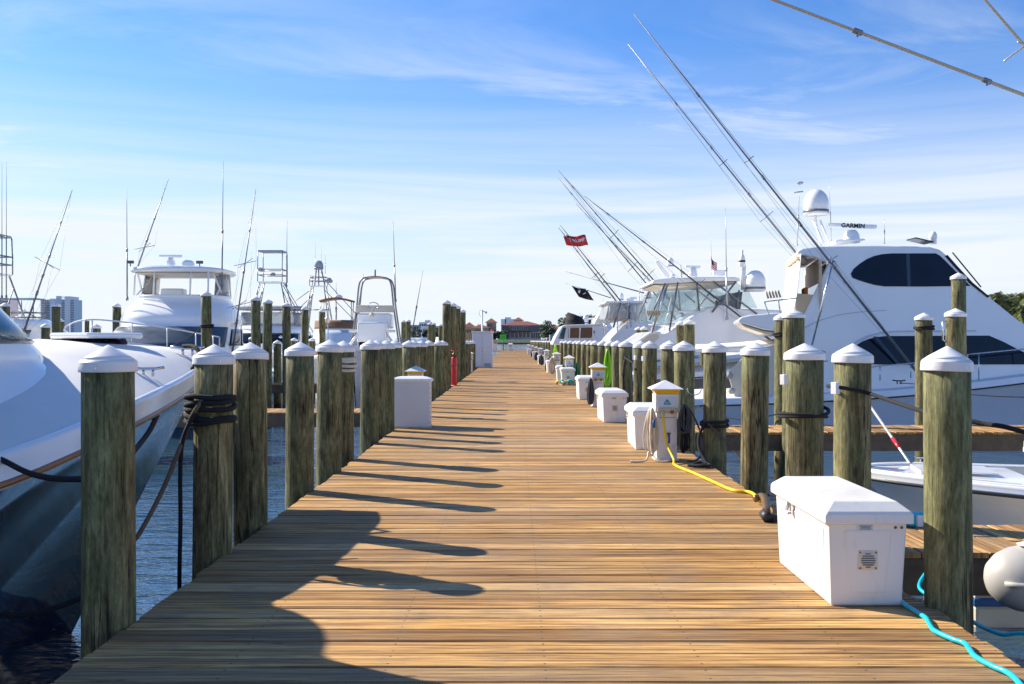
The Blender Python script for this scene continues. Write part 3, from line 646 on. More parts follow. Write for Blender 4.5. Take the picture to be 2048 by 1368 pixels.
# ================================================================== white cabinet box, red standpipe, tall cabinet
r = thing('utility_box', 'tall white plastic utility box with domed lid on the dock edge', 'utility box', (-1.79, 16.72, 0))
X = -1.79; Y = 16.72
m = MB(); m.b2(X-.325, X+.325, Y, Y+.42, 0.02, .80); m.build('body', 'cabinet_grey', r, bevel=.012)
m = MB(); rings = []
for z, ins in ((.79, -.028), (.835, -.03), (.845, -.012), (.870, .06), (.882, .14)):
    rings.append([(X-.325+ins, Y+ins*.7, z), (X+.325-ins, Y+ins*.7, z), (X+.325-ins, Y+.42-ins*.7, z), (X-.325+ins, Y+.42-ins*.7, z)])
m.loft(rings, smooth=False); m.build('lid', 'cap_white', r, bevel=.012)
m = MB(); m.b2(X-.36, X+.34, Y-.03, Y+.45, 0, .022); m.build('base_board', 'raw_wood', r)
m = MB()
for k in range(8): m.box((X+.328, Y+.06, .09+k*.085), (.006, .03, .018))
m.build('hinges', 'bronze', r)['kind'] = 'stuff'
r = thing('fire_standpipe', 'red cylindrical fire standpipe with brass valve on top', 'standpipe', (-2.02, 32.4, 0))
m = MB(); m.lathe([(.088, 0), (.092, .03), (.092, .93), (.085, .95), (.04, .96)], (-2.02, 32.4, 0), 20); m.build('column', 'red', r)
m = MB(); m.lathe([(.05, .955), (.05, 1.02), (.068, 1.03), (.068, 1.07), (.035, 1.08), (.03, 1.16)], (-2.02, 32.4, 0), 14); m.build('valve', 'bronze', r)
m = MB(); m.tube([(-2.02 + .10*math.cos(a*math.pi/8), 32.4 + .10*math.sin(a*math.pi/8), 1.17) for a in range(16)], .012, 6, closed=True); m.rod((-2.12, 32.4, 1.17), (-1.92, 32.4, 1.17), .009); m.build('hand_wheel', 'red', r)
m = MB(); m.lathe([(.17, 0), (.17, .012), (.09, .025)], (-2.02, 32.4, 0.001), 18); m.build('foot_flange', 'outlet_tan', r)
m = MB(); m.rod((-2.20, 32.38, .70), (-2.08, 32.35, .71), .022); m.build('blue_strap', 'hose_cyan', r)
r = thing('equipment_cabinet', 'tall pale grey two-door equipment cabinet on the dock', 'cabinet', (-1.8, 54.0, 0))
m = MB(); m.b2(-2.36, -1.24, 54.0, 54.9, .03, 1.96); m.build('body', 'cabinet_grey', r, bevel=.015)
m = MB(); m.b2(-2.42, -1.18, 53.95, 54.95, 1.962, 2.02); m.build('top', 'cap_white', r, bevel=.012)
for x0, x1 in ((-2.33, -1.85), (-1.78, -1.27)):
    m = MB(); m.b2(x0, x1, 53.975, 53.998, .08, 1.92); dr = m.build('door', 'cabinet_grey', r, bevel=.006)
    q = MB(); q.b2(x0+.04 if x0 > -2 else x1-.07, x0+.07 if x0 > -2 else x1-.04, 53.955, 53.974, .95, 1.12); q.build('handle', 'steel', dr)
m = MB(); m.b2(-1.70, -1.36, 53.962, 53.974, .10, .26); m.build('louvre', 'stucco_grey', r)
m = MB(); m.lathe([(.03, 2.02), (.07, 2.03), (.07, 2.12), (.04, 2.15)], (-1.28, 54.3, 0), 12); m.build('red_beacon', 'red', r)
r = thing('camera_mast', 'white mast with small security camera above the grey cabinet', 'mast', (-1.86, 55.2, 0))
m = MB(); m.rod((-1.86, 55.2, 0), (-1.86, 55.2, 3.25), .05, seg=12); m.build('pole', 'cap_white', r)
m = MB(); m.tube(catmull([(-1.86, 55.15, 3.2), (-1.99, 55.15, 3.22), (-2.03, 55.15, 3.05), (-1.95, 55.15, 2.9), (-1.88, 55.15, 2.8)], 6), .016, 6); m.build('cable', 'cabinet_grey', r)
m = MB(); m.rod((-1.86, 55.15, 3.2), (-1.66, 55.12, 3.12), .022); m.lathe([(.05, 0), (.06, .05), (.045, .12)], (-1.63, 55.1, 3.04), 12); m.build('camera_head', 'stucco_grey', r)
# things at the dock end
r = thing('channel_sign', 'square green channel number sign on a dark post at the dock end', 'sign', (-1.85, 152, 0))
m = MB(); m.rod((-1.85, 152, 0), (-1.85, 152, 1.75), .07, seg=10); m.build('post', 'sign_dark', r)
m = MB(); m.b2(-2.32, -1.38, 151.88, 151.92, 1.52, 2.46); m.build('board', 'sign_green', r, bevel=.01)
text_mesh('number', '25', 0.72, 'sign_dark', r, (-1.85, 151.86, 1.99))
dbf = thing('end_locker', 'small white locker standing alone at the far end of the dock', 'locker', (-.70, 150, 0))
m = MB(); m.b2(-1.07, -.33, 150, 150.8, 0, .98); m.build('body', 'cabinet_grey', dbf, bevel=.02)
m = MB(); m.loft([[(-1.13, 149.94, .98), (-.27, 149.94, .98), (-.27, 150.86, .98), (-1.13, 150.86, .98)], [(-.95, 150.2, 1.14), (-.45, 150.2, 1.14), (-.45, 150.6, 1.14), (-.95, 150.6, 1.14)]], smooth=False); m.build('lid', 'cap_white', dbf)
m = MB(); m.b2(-.88, -.52, 149.97, 149.995, .66, .76); m.build('dark_notice', 'black', dbf)
r = thing('end_box', 'white box with red fitting on top beyond the grey cabinet', 'utility box', (-2.9, 139, 0))
m = MB(); m.b2(-3.25, -2.55, 139, 139.8, 0, 1.0); m.build('body', 'cabinet_grey', r, bevel=.02)
m = MB(); m.b2(-3.32, -2.48, 138.95, 139.85, 1.002, 1.1); m.build('lid', 'cap_white', r, bevel=.02)
m = MB(); m.lathe([(.1, 1.1), (.13, 1.2), (.05, 1.35)], (-3.05, 139.4, 0), 10); m.build('red_fitting', 'red', r)
# ================================================================== boat kit
def lerp(a, b, t): return a + (b - a) * t
def smoothpath(st, n=4):
    """refine hull stations (tuples) with a catmull spline"""
    out = []
    for i in range(len(st) - 1):
        p0, p1, p2, p3 = st[max(i-1, 0)], st[i], st[i+1], st[min(i+2, len(st)-1)]
        for k in range(n):
            t = k / n; out.append(tuple(0.5*((2*b)+(c-a)*t+(2*a-5*b+4*c-d)*t*t+(3*b-a-3*c+d)*t**3) for a, b, c, d in zip(p0, p1, p2, p3)))
    out.append(st[-1]); return out
def make_hull(root, st, org, rake=1.4, band=0.2, camber=0.12, hullmat='gel_white', bandmat='gel_white', deckmat='nonskid', flare=0.42, rail=None, inset=0.0, drop=0.0):
    """st: (distance aft of the bow, half beam at deck, deck height, half beam at the water). Bow along +x."""
    o = Vector(org); st = smoothpath(st, 4)
    def X(u, z, zd): return -u - rake * max(0, 1 - z / zd) * math.exp(-u / 3.0)
    hs, bs, dk, rl = {1: [], -1: []}, {1: [], -1: []}, [], {1: [], -1: []}
    for u, vd, zd, vw in st:
        vd = max(vd, .02); vw = max(vw, .012)
        prof = []
        for f in (1.0, .86, .72, .58, .44, .30, .16, .04):
            z = (zd - band) * f; t = f ** (1.0 + 1.6 * flare); prof.append((vw + (vd * .985 - vw) * t, z))
        prof += [(vw * .96, -.12), (vw * .5, -.5)]
        for s in (1, -1):
            hs[s].append([o + Vector((X(u, z, zd), s * v, z)) for v, z in prof])
            bs[s].append([o + Vector((X(u, z, zd), s * v, z)) for v, z in ((vd - .05, zd + .012), (vd - .012, zd + .01), (vd + .012, zd - .02), (vd + .014, zd - band * .55), (vd + .03, zd - band * .62), (vd + .03, zd - band * .9), (vd * .985, zd - band))])
            rl[s].append(o + Vector((X(u, zd - band * .76, zd), s * (vd + .03), zd - band * .76)))
        dk.append([o + Vector((-u - (0.05 if u < .2 else 0), lerp(-1, 1, k / 8) * (vd - .045 - inset), zd + camber * (1 - lerp(-1, 1, k / 8) ** 2) * min(1, vd / 1.5))) for k in range(9)])
    h = MB()
    for s in (1, -1): h.grid(hs[s])
    h.add([hs[1][-1][i] for i in range(10)] + [hs[-1][-1][i] for i in range(10)], [(i, i+1, i+11, i+10) for i in range(9)])
    h.build('hull', hullmat, root)
    b = MB()
    for s in (1, -1): b.grid(bs[s])
    b.add([p for p in bs[1][-1]] + [p for p in bs[-1][-1]], [(i, i+1, i+8, i+7) for i in range(6)])
    b.build('gunwale', bandmat, root)
    if drop:                                         # open boat: sunken sole, inner sides, short foredeck
        fore = [r for r, q in zip(dk, st) if q[0] < 2.0]; d = MB(); d.grid(fore); d.build('foredeck', deckmat, root)
        aft = [(r, q) for r, q in zip(dk, st) if q[0] >= 1.7]
        d = MB(); d.grid([[p - Vector((0, 0, drop)) for p in r] for r, q in aft]); d.build('sole', deckmat, root)
        for e in (0, -1): d = MB(); d.grid([[r[e], r[e] - Vector((0, 0, drop))] for r, q in aft]); d.build('inner_side', 'gel_cream', root)
        d = MB(); d.grid([aft[0][0], [p - Vector((0, 0, drop)) for p in aft[0][0]]]); d.build('bow_bulkhead', deckmat, root)
    else:
        d = MB(); d.grid(dk); d.build('deck', deckmat, root)
    if rail:
        for s in (1, -1): r = MB(); r.tube(rl[s], .022, 6); r.build('rub_rail', rail, root)
    return st
def lv(levels, s):
    i = min(int(s), len(levels) - 2); t = s - i
    return tuple(lerp(a, b, t) for a, b in zip(levels[i], levels[i+1]))
def ringpt(l, a, off=0.0):
    z, xf, xb, hw, p = l; c, s = math.cos(a), math.sin(a); xc, ax = (xf + xb) / 2, (xf - xb) / 2
    return Vector((xc + (ax + off) * math.copysign(abs(c) ** (2 / p), c), (hw + off) * math.copysign(abs(s) ** (2 / p), s), z))
def cabin(root, name, levels, mat, org=(0, 0, 0), sub=2, n=56, cap0=True):
    o = Vector(org); m = MB(); rings = []
    for i in range((len(levels) - 1) * sub + 1):
        l = lv(levels, i / sub); rings.append([o + ringpt(l, 2 * math.pi * (k + .5) / n) for k in range(n)])
    m.loft(rings, cap0=cap0); return m.build(name, mat, root)
def patch(root, name, levels, s0, s1, a0, a1, mat, org=(0, 0, 0), off=0.012, na=20, ns=4, thick=.02):
    o = Vector(org); m = MB(); rows = []
    for i in range(ns + 1):
        l = lv(levels, lerp(s0, s1, i / ns)); rows.append([o + ringpt(l, lerp(a0, a1, k / na), off) for k in range(na + 1)])
    m.grid(rows); return m.build(name, mat, root, solid=thick)
def dome(root, c, r, h, name='satellite_dome', mat='gel_white', base=True):
    m = MB(); c = Vector(c); pr = [(r * .86, 0), (r, .06 * h), (r, .42 * h)] + [(r * math.cos(t), .42 * h + .58 * h * math.sin(t)) for t in [x * math.pi / 16 for x in range(1, 8)]] + [(.004, h)]
    m.lathe(pr, c, 28); d = m.build(name, mat, root)
    if base: q = MB(); q.lathe([(r * 1.004, .10 * h), (r * 1.006, .2 * h)], c, 28, cap=False); q.build('dome_band', 'alu', d, solid=.004)
    return d
def antenna(root, a, b, r=.018, mat='pole_white', name='antenna'):
    a, b = Vector(a), Vector(b); m = MB(); k = a.lerp(b, .45); m.rod(a, k, r, r * .85, 7); m.rod(k, b, r * .6, r * .22, 6); m.rod(a, a.lerp(b, .03), r * 1.7, seg=8)
    m.rod(k - (b - a).normalized() * .06, k + (b - a).normalized() * .06, r * 1.25, seg=7)
    return m.build(name, mat, root)
def outrigger(root, a, b, r=.03, mat='pole_dark', ferr=(.25, .45, .62, .8), spread=((.33, .5),), wire=True, axis=None):
    """tapered pole with ferrules, cross spreaders and wires"""
    a, b = Vector(a), Vector(b); d = (b - a); dn = d.normalized(); L = d.length
    m = MB(); m.rod(a, b, r, r * .28, 9)
    o = m.build('outrigger', mat, root)
    q = MB()
    for t in ferr: p = a + d * t; rr = lerp(r, r * .28, t); q.rod(p - dn * .07, p + dn * .07, rr * 1.5, seg=8); q.rod(p + dn * .02, p + dn * .02 + Vector((0, -rr * 2.5, -rr * 3)), rr * .5, seg=5)
    q.build('ferrules', 'alu', o)['kind'] = 'stuff'
    ax = Vector(axis) if axis else dn.cross(Vector((0, 1, 0))).normalized()
    ay = dn.cross(ax).normalized()
    for t, ln in spread:
        p = a + d * t; s = MB()
        for w in (ax * .8 + ay * .6, ax * .8 - ay * .6): s.rod(p - w * ln, p + w * ln, .011, seg=5)
        s.build('spreader', 'alu', o)
        if wire:
            wv = MB()
            for w in (ax * .8 + ay * .6, -ax * .8 + ay * .6): wv.tube([a + d * .02, p + w * ln, a + d * min(.98, t + .6)], .0035, 4)
            wv.build('wires', 'alu', o)['kind'] = 'stuff'
    return o
def tubes(root, name, segs, r, mat, seg=7, kind='stuff'):
    m = MB()
    for s in segs: m.tube(s, r, seg)
    o = m.build(name, mat, root)
    if kind and len(segs) > 1: o['kind'] = kind
    return o
def tower(root, c, z0, z1, w0, w1, dp0, dp1, mat='alu', r=.028, levels=(.55,), rungs=9, canopy=True, top=1.1):
    """tuna tower: four splayed legs, ladder, braces, platforms with rails, sun top"""
    c = Vector(c)
    def corner(sx, sy, t): return Vector((c.x + sx * lerp(w0, w1, t) / 2, c.y + sy * lerp(dp0, dp1, t) / 2, lerp(z0, z1, t)))
    legs = [[corner(sx, sy, 0), corner(sx, sy, 1)] for sx in (-1, 1) for sy in (-1, 1)]
    for l in legs: tubes(root, 'tower_leg', [l], r, mat)
    br = []
    for sy in (-1, 1): br += [[corner(-1, sy, .15), corner(1, sy, .85)], [corner(1, sy, .15), corner(-1, sy, .85)]]
    for t in levels:
        q = [corner(-1, -1, t), corner(1, -1, t), corner(1, 1, t), corner(-1, 1, t), corner(-1, -1, t)]; br += [[q[i], q[i+1]] for i in range(4)]
    tubes(root, 'braces', br, r * .7, mat)
    for sx in (-1, 1):
        w = .30; lad = [[corner(sx, -1, t) , corner(sx, -1, t) - Vector((sx * w, 0, 0))] for t in [k / rungs for k in range(1, rungs)]]
        lad.append([corner(sx, -1, 0) - Vector((sx * w, 0, 0)), corner(sx, -1, 1) - Vector((sx * w, 0, 0))]); tubes(root, 'ladder', lad, r * .55, mat)
    p = MB(); hw, hd = w1 / 2 + .08, dp1 / 2 + .08; p.b2(c.x - hw, c.x + hw, c.y - hd, c.y + hd, z1, z1 + .06); p.build('tower_platform', 'gel_white', root, bevel=.02)
    q = [Vector((c.x + sx * hw, c.y + sy * hd, z1 + .06)) for sx, sy in ((-1, -1), (1, -1), (1, 1), (-1, 1))]; rl = []
    for i in range(4):
        for hgt in (.35, .65): rl.append([q[i] + Vector((0, 0, hgt)), q[(i+1) % 4] + Vector((0, 0, hgt))])
        rl.append([q[i], q[i] + Vector((0, 0, .65))])
    tubes(root, 'tower_rail', rl, r * .8, mat)
    hb = MB(); hb.b2(c.x - hw * .55, c.x + hw * .55, c.y - hd - .02, c.y - hd + .15, z1 + .62, z1 + .82); hb.build('helm_box', 'stucco_grey', root, bevel=.02)
    if canopy:
        tubes(root, 'canopy_posts', [[q[i] + Vector((0, 0, .65)), Vector((lerp(c.x, q[i].x, .92), q[i].y, z1 + top + .65))] for i in range(4)], r * .8, mat)
        k = MB(); zc = z1 + top + .65; k.loft([[(c.x - hw, c.y - hd, zc), (c.x + hw, c.y - hd, zc), (c.x + hw, c.y + hd, zc), (c.x - hw, c.y + hd, zc)], [(c.x - hw * .9, c.y - hd, zc + .09), (c.x + hw * .9, c.y - hd, zc + .09), (c.x + hw * .9, c.y + hd, zc + .09), (c.x - hw * .9, c.y + hd, zc + .09)]], smooth=False); k.build('sun_top', 'canvas_brown' if canopy == 'brown' else 'stucco_grey', root, bevel=.02)
def rail(root, pts, h, r=.016, posts=5, mat='steel', name='bow_rail', lean=(0, 0, 0)):
    pts = catmull(pts, 8); up = Vector((0, 0, h)) + Vector(lean); tops = [p + up for p in pts]
    m = MB(); m.tube([pts[0]] + tops + [pts[-1]], r, 7); o = m.build(name, mat, root)
    for k in range(posts):
        i = int(lerp(0, len(pts) - 1, (k + .5) / posts)); q = MB(); q.rod(pts[i] + Vector((0, 0, -.02)), tops[i], r * .9, seg=7); q.build('stanchion', mat, o)
    return o
def place_boat(root, loc, rz): root.location = loc; root.rotation_euler = (0, 0, rz)

# ================================================================== navy boat, bow close to the camera
b1 = thing('sportfisher', 'navy hulled boat with white foredeck, its bow closest to the camera', 'boat')
ST1 = [(0, .03, 2.36, .01), (.4, .46, 2.31, .01), (1.2, 1.08, 2.19, .06), (2.0, 1.64, 2.09, .32), (2.8, 2.09, 1.97, .78), (3.6, 2.34, 1.84, 1.22), (5, 2.5, 1.68, 1.75), (8, 2.52, 1.62, 2.15), (13.5, 2.35, 1.42, 2.1)]
make_hull(b1, ST1, (0, 0, 0), rake=1.5, band=.22, camber=.40, hullmat='gel_navy', bandmat='gel_white', rail='wood_teak', flare=.55)
toe = smoothpath(ST1, 4)
m = MB(); m.tube([(-u - .06, max(v, .05) - .085, z + .035) for u, v, z, _ in toe if u < 6], .02, 6); m.build('toe_rail', 'wood_teak', b1)
LV1 = [(1.90, -1.25, -10.5, 1.98, 3.0), (2.08, -1.55, -10.5, 1.84, 3.0), (2.22, -1.85, -10.4, 1.70, 3.0), (2.34, -2.05, -10.3, 1.60, 3.0), (2.42, -2.10, -10.3, 1.62, 3.0), (3.05, -2.75, -10.2, 1.50, 3.0), (3.18, -2.70, -10.2, 1.58, 3.0), (3.34, -3.0, -10.0, 1.5, 3.0), (4.3, -3.7, -9.5, 1.4, 3.0)]
cabin(b1, 'house', LV1, 'gel_white')
patch(b1, 'windscreen', LV1, 4.1, 4.92, -1.25, 1.25, 'teal_glass')
patch(b1, 'side_window', LV1, 4.1, 4.92, 1.5, 2.3, 'tint'); patch(b1, 'side_window', LV1, 4.1, 4.92, -2.3, -1.5, 'tint')
m = MB(); m.box((-7.4, 0, 5.35), (3.6, 2.7, .12)); m.build('hardtop', 'gel_white', b1, bevel=.05)
for sx in (-5.9, -8.9):
    for sy in (-1.2, 1.2): tubes(b1, 'top_post', [[(sx, sy, 4.15), (sx, sy * 1.02, 5.3)]], .03, 'alu')
# deck gear on the foredeck
m = MB(); m.lathe([(.13, 0), (.15, .02), (.15, .08), (.10, .09), (.10, .20), (.135, .22), (.135, .26), (.05, .27)], (-2.0, .95, 2.34), 20); m.build('windlass', 'steel', b1)
m = MB(); m.box((-1.85, .62, 2.48), (.17, .12, .20), ry=.15); m.build('anchor_chock', 'black', b1, bevel=.02)
m = MB(); m.tube(catmull([(-2.6, 1.25, 2.28), (-2.2, 1.05, 2.36), (-1.9, .80, 2.42), (-1.5, .62, 2.47)], 6), .022, 7); m.build('anchor_line', 'rope_navy', b1)
def braid(pts, r, R0, turns, name, mat, root):
    pts = catmull(pts, 10); n = len(pts)
    for ph in (0, 2.1, 4.2):
        m = MB(); P = []
        for i, p in enumerate(pts):
            t = pts[min(i+1, n-1)] - pts[max(i-1, 0)]; t.normalize(); s = t.cross(Vector((0, 0, 1))).normalized(); a = ph + turns * 6.28 * i / n
            P.append(p + s * R0 * math.cos(a) + Vector((0, 0, R0 * .8 * math.sin(a))))
        m.tube(P, r, 7); m.build(name, mat, root)
def cleat(root, c, rz=0.0, s=1.0, mat='steel', name='cleat'):
    m = MB(); c = Vector(c); d = Vector((math.cos(rz), math.sin(rz), 0)) * s
    m.tube([c - d * .12 + Vector((0, 0, .07 * s)), c - d * .05 + Vector((0, 0, .06 * s)), c + d * .05 + Vector((0, 0, .06 * s)), c + d * .12 + Vector((0, 0, .07 * s))], .012 * s, 7)
    m.rod(c - d * .035, c - d * .035 + Vector((0, 0, .06 * s)), .011 * s); m.rod(c + d * .035, c + d * .035 + Vector((0, 0, .06 * s)), .011 * s)
    return m.build(name, mat, root)
cleat(b1, (-.62, -.42, 2.36), 2.4, 1.2); cleat(b1, (-1.1, .35, 2.46), .6, 1.0); cleat(b1, (-1.6, -1.15, 2.22), 2.6); cleat(b1, (-4.0, -2.30, 1.84), .1, 1.2)
m = MB(); m.box((-1.25, 0, 2.545), (.55, .55, .05)); m.build('deck_hatch', 'gel_white', b1, bevel=.02)
place_boat(b1, (-3.0, 9.6, WATER), R(58))
def b1w(x, y, z):        # boat -> world
    return Matrix.Translation((-3.0, 9.6, WATER)) @ Matrix.Rotation(R(58), 4, 'Z') @ Vector((x, y, z))
# braided navy line lying coiled on that foredeck (own thing)
cl = thing('coiled_line', 'navy braided mooring line lying coiled on the white foredeck', 'rope', W(190, 690, 8.8))
braid([W(130, 679, 8.6), W(150, 675, 8.6), W(175, 678, 8.7), W(205, 681, 8.8), W(230, 683, 8.9), W(246, 685, 8.9)], .026, .030, 4, 'strand', 'rope_navy', cl)
braid([W(135, 684, 8.5), W(160, 683, 8.6), W(190, 685, 8.7), W(225, 687, 8.8), W(243, 688, 8.8)], .022, .026, 4, 'strand', 'rope_navy', cl)
# shiny rails of the same boat in front of the horizon
def rope(name, label, pts, r, mat='rope_black', n=8, cat='rope', group=None, seg=8):
    P = catmull(pts, n); m = MB(); m.tube(P, r, seg); o = m.build(name, mat); return tag(o, label, cat, group)
rope('mooring_line', 'black mooring line sagging from the frame edge to the closest capped pile', [b1w(-4.0, -2.36, 1.86), b1w(-3.6, -2.30, 1.90), W(0, 918, 5.45), (W(55, 945, 5.35)), W(110, 957, 5.28), W(190, 958, 5.2)], .017)
rope('mooring_line', 'lower black mooring line crossing the navy hull to the closest pile', [b1w(-6.2, -2.55, 1.62), b1w(-5.2, -2.62, 1.2), W(-60, 1225, 5.45), W(0, 1231, 5.45), W(60, 1228, 5.4), W(115, 1214, 5.35), W(190, 1185, 5.25)], .015)
bl = b1w(-.62, -.42, 2.42)
rope('bow_line', 'dark bow line led from the foredeck cleat down past the flared hull', [bl + Vector((-.04, 0, .03)), bl + Vector((.10, -.10, .02)), bl + Vector((.17, -.25, -.10)), W(330, 805, 8.0), W(300, 860, 7.2), W(276, 892, 6.6), W(235, 940, 5.5)], .019)
wr = thing('wound_rope', 'black rope wound in turns round the second pile, tail hanging down', 'rope', (-2.155, 6.9, .8))
def winding(root, cx, cy, zs, r0, r, mat, name='turn', wob=.012):
    for i, z in enumerate(zs):
        m = MB(); P = [(cx + (r0 + r * .8) * math.cos(a), cy + (r0 + r * .8) * math.sin(a), z + wob * math.sin(a + i * 1.7) + .006 * math.sin(3 * a + i)) for a in [2 * math.pi * k / 36 for k in range(36)]]
        m.tube(P, r, 7, closed=True); m.build(name, mat, root)
winding(wr, -2.155, 6.9, (1.03, 1.065, 1.10, .965, .94), .150, .019, 'rope_black')
m = MB(); m.tube(catmull([W(405, 800, 6.74), W(382, 835, 6.70), W(366, 880, 6.72), W(325, 980, 6.6), W(278, 1068, 6.4), W(225, 1150, 6.2), (-2.75, 6.1, -1.15)], 8), .016, 7); m.build('tail', 'rope_brown', wr)
m = MB(); m.tube(catmull([W(390, 825, 6.70), W(368, 872, 6.70), W(361, 930, 6.75), W(361, 1050, 6.75), W(359, 1178, 6.8), (-2.33, 6.8, -1.15)], 8), .015, 7); m.build('hanging_tail', 'rope_black', wr)

# ================================================================== big white yacht, seen from the side
Y1D, YC = 23.6, 26.0
y1 = thing('sport_yacht', 'big white enclosed-bridge yacht with dark windows behind the finger pier', 'yacht', (19.5, YC, WATER))
STY = [(0, .05, 2.75, .01), (.7, .65, 2.62, .05), (2.2, 1.45, 2.35, .45), (4.5, 2.15, 2.0, 1.35), (7.2, 2.42, 1.62, 2.1), (10, 2.42, 1.32, 2.25), (13, 2.35, 1.14, 2.2), (15.1, 2.28, 1.08, 2.15)]
make_hull(y1, STY, (19.5, YC, WATER), rake=1.3, band=.22, camber=.1, hullmat='gel_white_shaded', bandmat='gel_white', rail='rub_black', flare=.5)
def side(px, py, d=24.0): p = W(px, py, d); return (p.x, p.z)
BODY = [(1556, 800), (1575, 735), (1604, 648), (1634, 587), (1664, 524), (1640, 513), (1620, 508), (1604, 507), (1600, 499), (1612, 492.5), (1645, 488), (1760, 486.5), (1872, 489), (1893, 495), (1903, 503), (1926, 530), (1953, 562), (2048, 641), (2130, 694), (2215, 742), (2230, 800)]
TOPZ = side(1700, 487)[1]
def y1in(x, z): return 0.15 * max(0, z - .3)
m = MB(); m.prism([side(*p) for p in BODY], 24.0, 28.0, y1in); m.build('superstructure', 'gel_white', y1, bevel=.05, seg=3)
def y1panel(name, poly, mat, off=.012, th=.02, both=True, d=24.0, par=None, bevel=0.0):
    poly = [side(*p, d) for p in poly]; m = MB(); n = len(poly)
    m.add([(x, 24.0 + y1in(x, z) - off, z) for x, z in poly] + [(x, 24.0 + y1in(x, z) - off + th, z) for x, z in poly], [tuple(range(n)), tuple(range(2*n-1, n-1, -1))] + [(i, i+n, (i+1) % n + n, (i+1) % n) for i in range(n)])
    o = m.build(name, mat, par or y1, bevel=bevel)
    if both:
        m = MB(); m.add([(x, 28.0 - y1in(x, z) + off, z) for x, z in poly] + [(x, 28.0 - y1in(x, z) + off - th, z) for x, z in poly], [tuple(range(n)), tuple(range(2*n-1, n-1, -1))] + [(i, i+n, (i+1) % n + n, (i+1) % n) for i in range(n)]); m.build(name, mat, par or y1)
    return o
UP = [(1710, 545), (1716, 535), (1728, 525), (1743, 515), (1758, 508.5), (1776, 504.5), (1796, 503), (1884, 503), (1893, 508), (1906, 521), (1930, 547), (1952, 570), (1860, 571.5), (1777, 571), (1758, 568), (1743, 564), (1726, 558.5), (1713, 553)]
y1panel('bridge_window', UP, 'tint')
y1panel('window_post', [(1824, 504), (1831, 504), (1831, 571), (1824, 571)], 'mask_navy', .016, .012)
LOW = [(1716, 692), (1728, 684), (1743, 678), (1760, 674), (1778, 672), (1986, 671), (2015, 684), (2047, 701), (2090, 722), (2080, 729), (1760, 729), (1743, 727), (1730, 715), (1719, 700)]
y1panel('saloon_window', LOW, 'tint')
y1panel('arch_moulding', [(1690, 706), (1702, 693), (1718, 682), (1740, 671), (1766, 664), (1800, 661), (1960, 660), (1960, 663), (1800, 664), (1768, 667), (1742, 674), (1720, 685.5), (1705, 697), (1694, 708)], 'gel_white_shaded', .02, .02)
y1panel('window_slash', [(1752, 673), (1760, 673), (1806, 729), (1798, 729)], 'mask_navy', .017, .012)
y1panel('swoop_line', [(1612, 655), (1640, 641), (1680, 629), (1720, 623), (1780, 619), (1780, 620.6), (1720, 624.6), (1680, 630.6), (1641, 642.8), (1613, 657)], 'gel_white_shaded', .006, .01)
y1panel('windscreen', [(1908, 506), (1929, 531), (1957, 563), (1990, 592), (1986, 594), (1952, 566), (1925, 535), (1903, 509)], 'tint', .02, .3)
# bridge deck interior seen through the side opening
m = MB(); x0, z0 = side(1608, 640); x1, z1 = side(1668, 512); m.b2(x0 + .45, x0 + .52, 24.3, 27.7, z0 + .1, z1 - .05); m.build('bridge_bulkhead', 'vinyl_tan', y1)
m = MB(); m.b2(x0 - .1, x1 + .3, 24.5, 27.5, z1 - .02, z1 + .03); m.build('bridge_ceiling', 'vinyl_tan', y1)
m = MB(); m.prism([side(*p) for p in ((1600, 585), (1634, 588), (1604, 648), (1597, 640))], 24.4, 24.55); m.build('bridge_side_trim', 'vinyl_tan', y1)
m = MB(); q = side(1613, 598); m.box((q[0], 25.0, q[1]), (.30, .7, .24)); m.box((q[0] + .1, 25.0, q[1] + .18), (.1, .7, .3)); m.build('helm_seat', 'orange', y1, bevel=.04)
m = MB(); q = side(1612, 520); m.tube([(q[0] + .09 * math.cos(a * math.pi / 8), 24.28, q[1] + .09 * math.sin(a * math.pi / 8)) for a in range(16)], .018, 6, closed=True); m.build('speaker_ring', 'stucco_dark', y1)
# aft curtain
m = MB(); m.grid([[(lerp(7.10, 6.93, t) + .02 * math.sin(k * 2.3 + t * 3), 24.15 + k * .37, lerp(W(0, 506, 24.1).z, W(0, 622, 24.1).z, t)) for k in range(11)] for t in (0, .25, .5, .75, 1)]); m.build('aft_curtain', 'canvas_white', y1, solid=.01)
# cockpit: overhang, awning, bulkhead, sole
OV = [(1474, 641), (1482, 634), (1500, 630), (1548, 626), (1606, 626), (1606, 664), (1560, 664), (1528, 660), (1500, 652), (1480, 646)]
m = MB(); m.prism([side(*p, 24.2) for p in OV], 24.1, 27.9); m.build('bridge_overhang', 'gel_white', y1, bevel=.06, seg=3)
m = MB(); m.prism([side(*p, 24.2) for p in ((1482, 648), (1528, 662), (1560, 666), (1560, 672), (1530, 668), (1490, 654))], 24.2, 27.8); m.build('overhang_liner', 'gel_cream', y1)
m = MB(); rows = []
for i in range(9):
    t = i / 8; px = lerp(1388, 1556, t); py = 690 - 12 * t + 2 * math.sin(t * 3); rows.append([Vector((W(px, py, 24.4).x, y, W(px, py, 24.4).z - .05 * abs(y - 26) ** 1.5)) for y in (24.3, 25.0, 26.0, 27.0, 27.7)])
m.grid(rows); m.build('cockpit_awning', 'canvas_white', y1, solid=.02)
m = MB(); m.b2(side(1560, 700)[0], side(1600, 700)[0], 24.15, 27.9, -.3, 1.35); m.build('cockpit_bulkhead', 'gel_cream', y1)
m = MB(); m.prism([side(*p, 24.2) for p in ((1470, 800), (1455, 745), (1500, 700), (1545, 690), (1560, 690), (1560, 800))], 24.05, 24.2); m.build('cockpit_side', 'gel_cream', y1, bevel=.02)
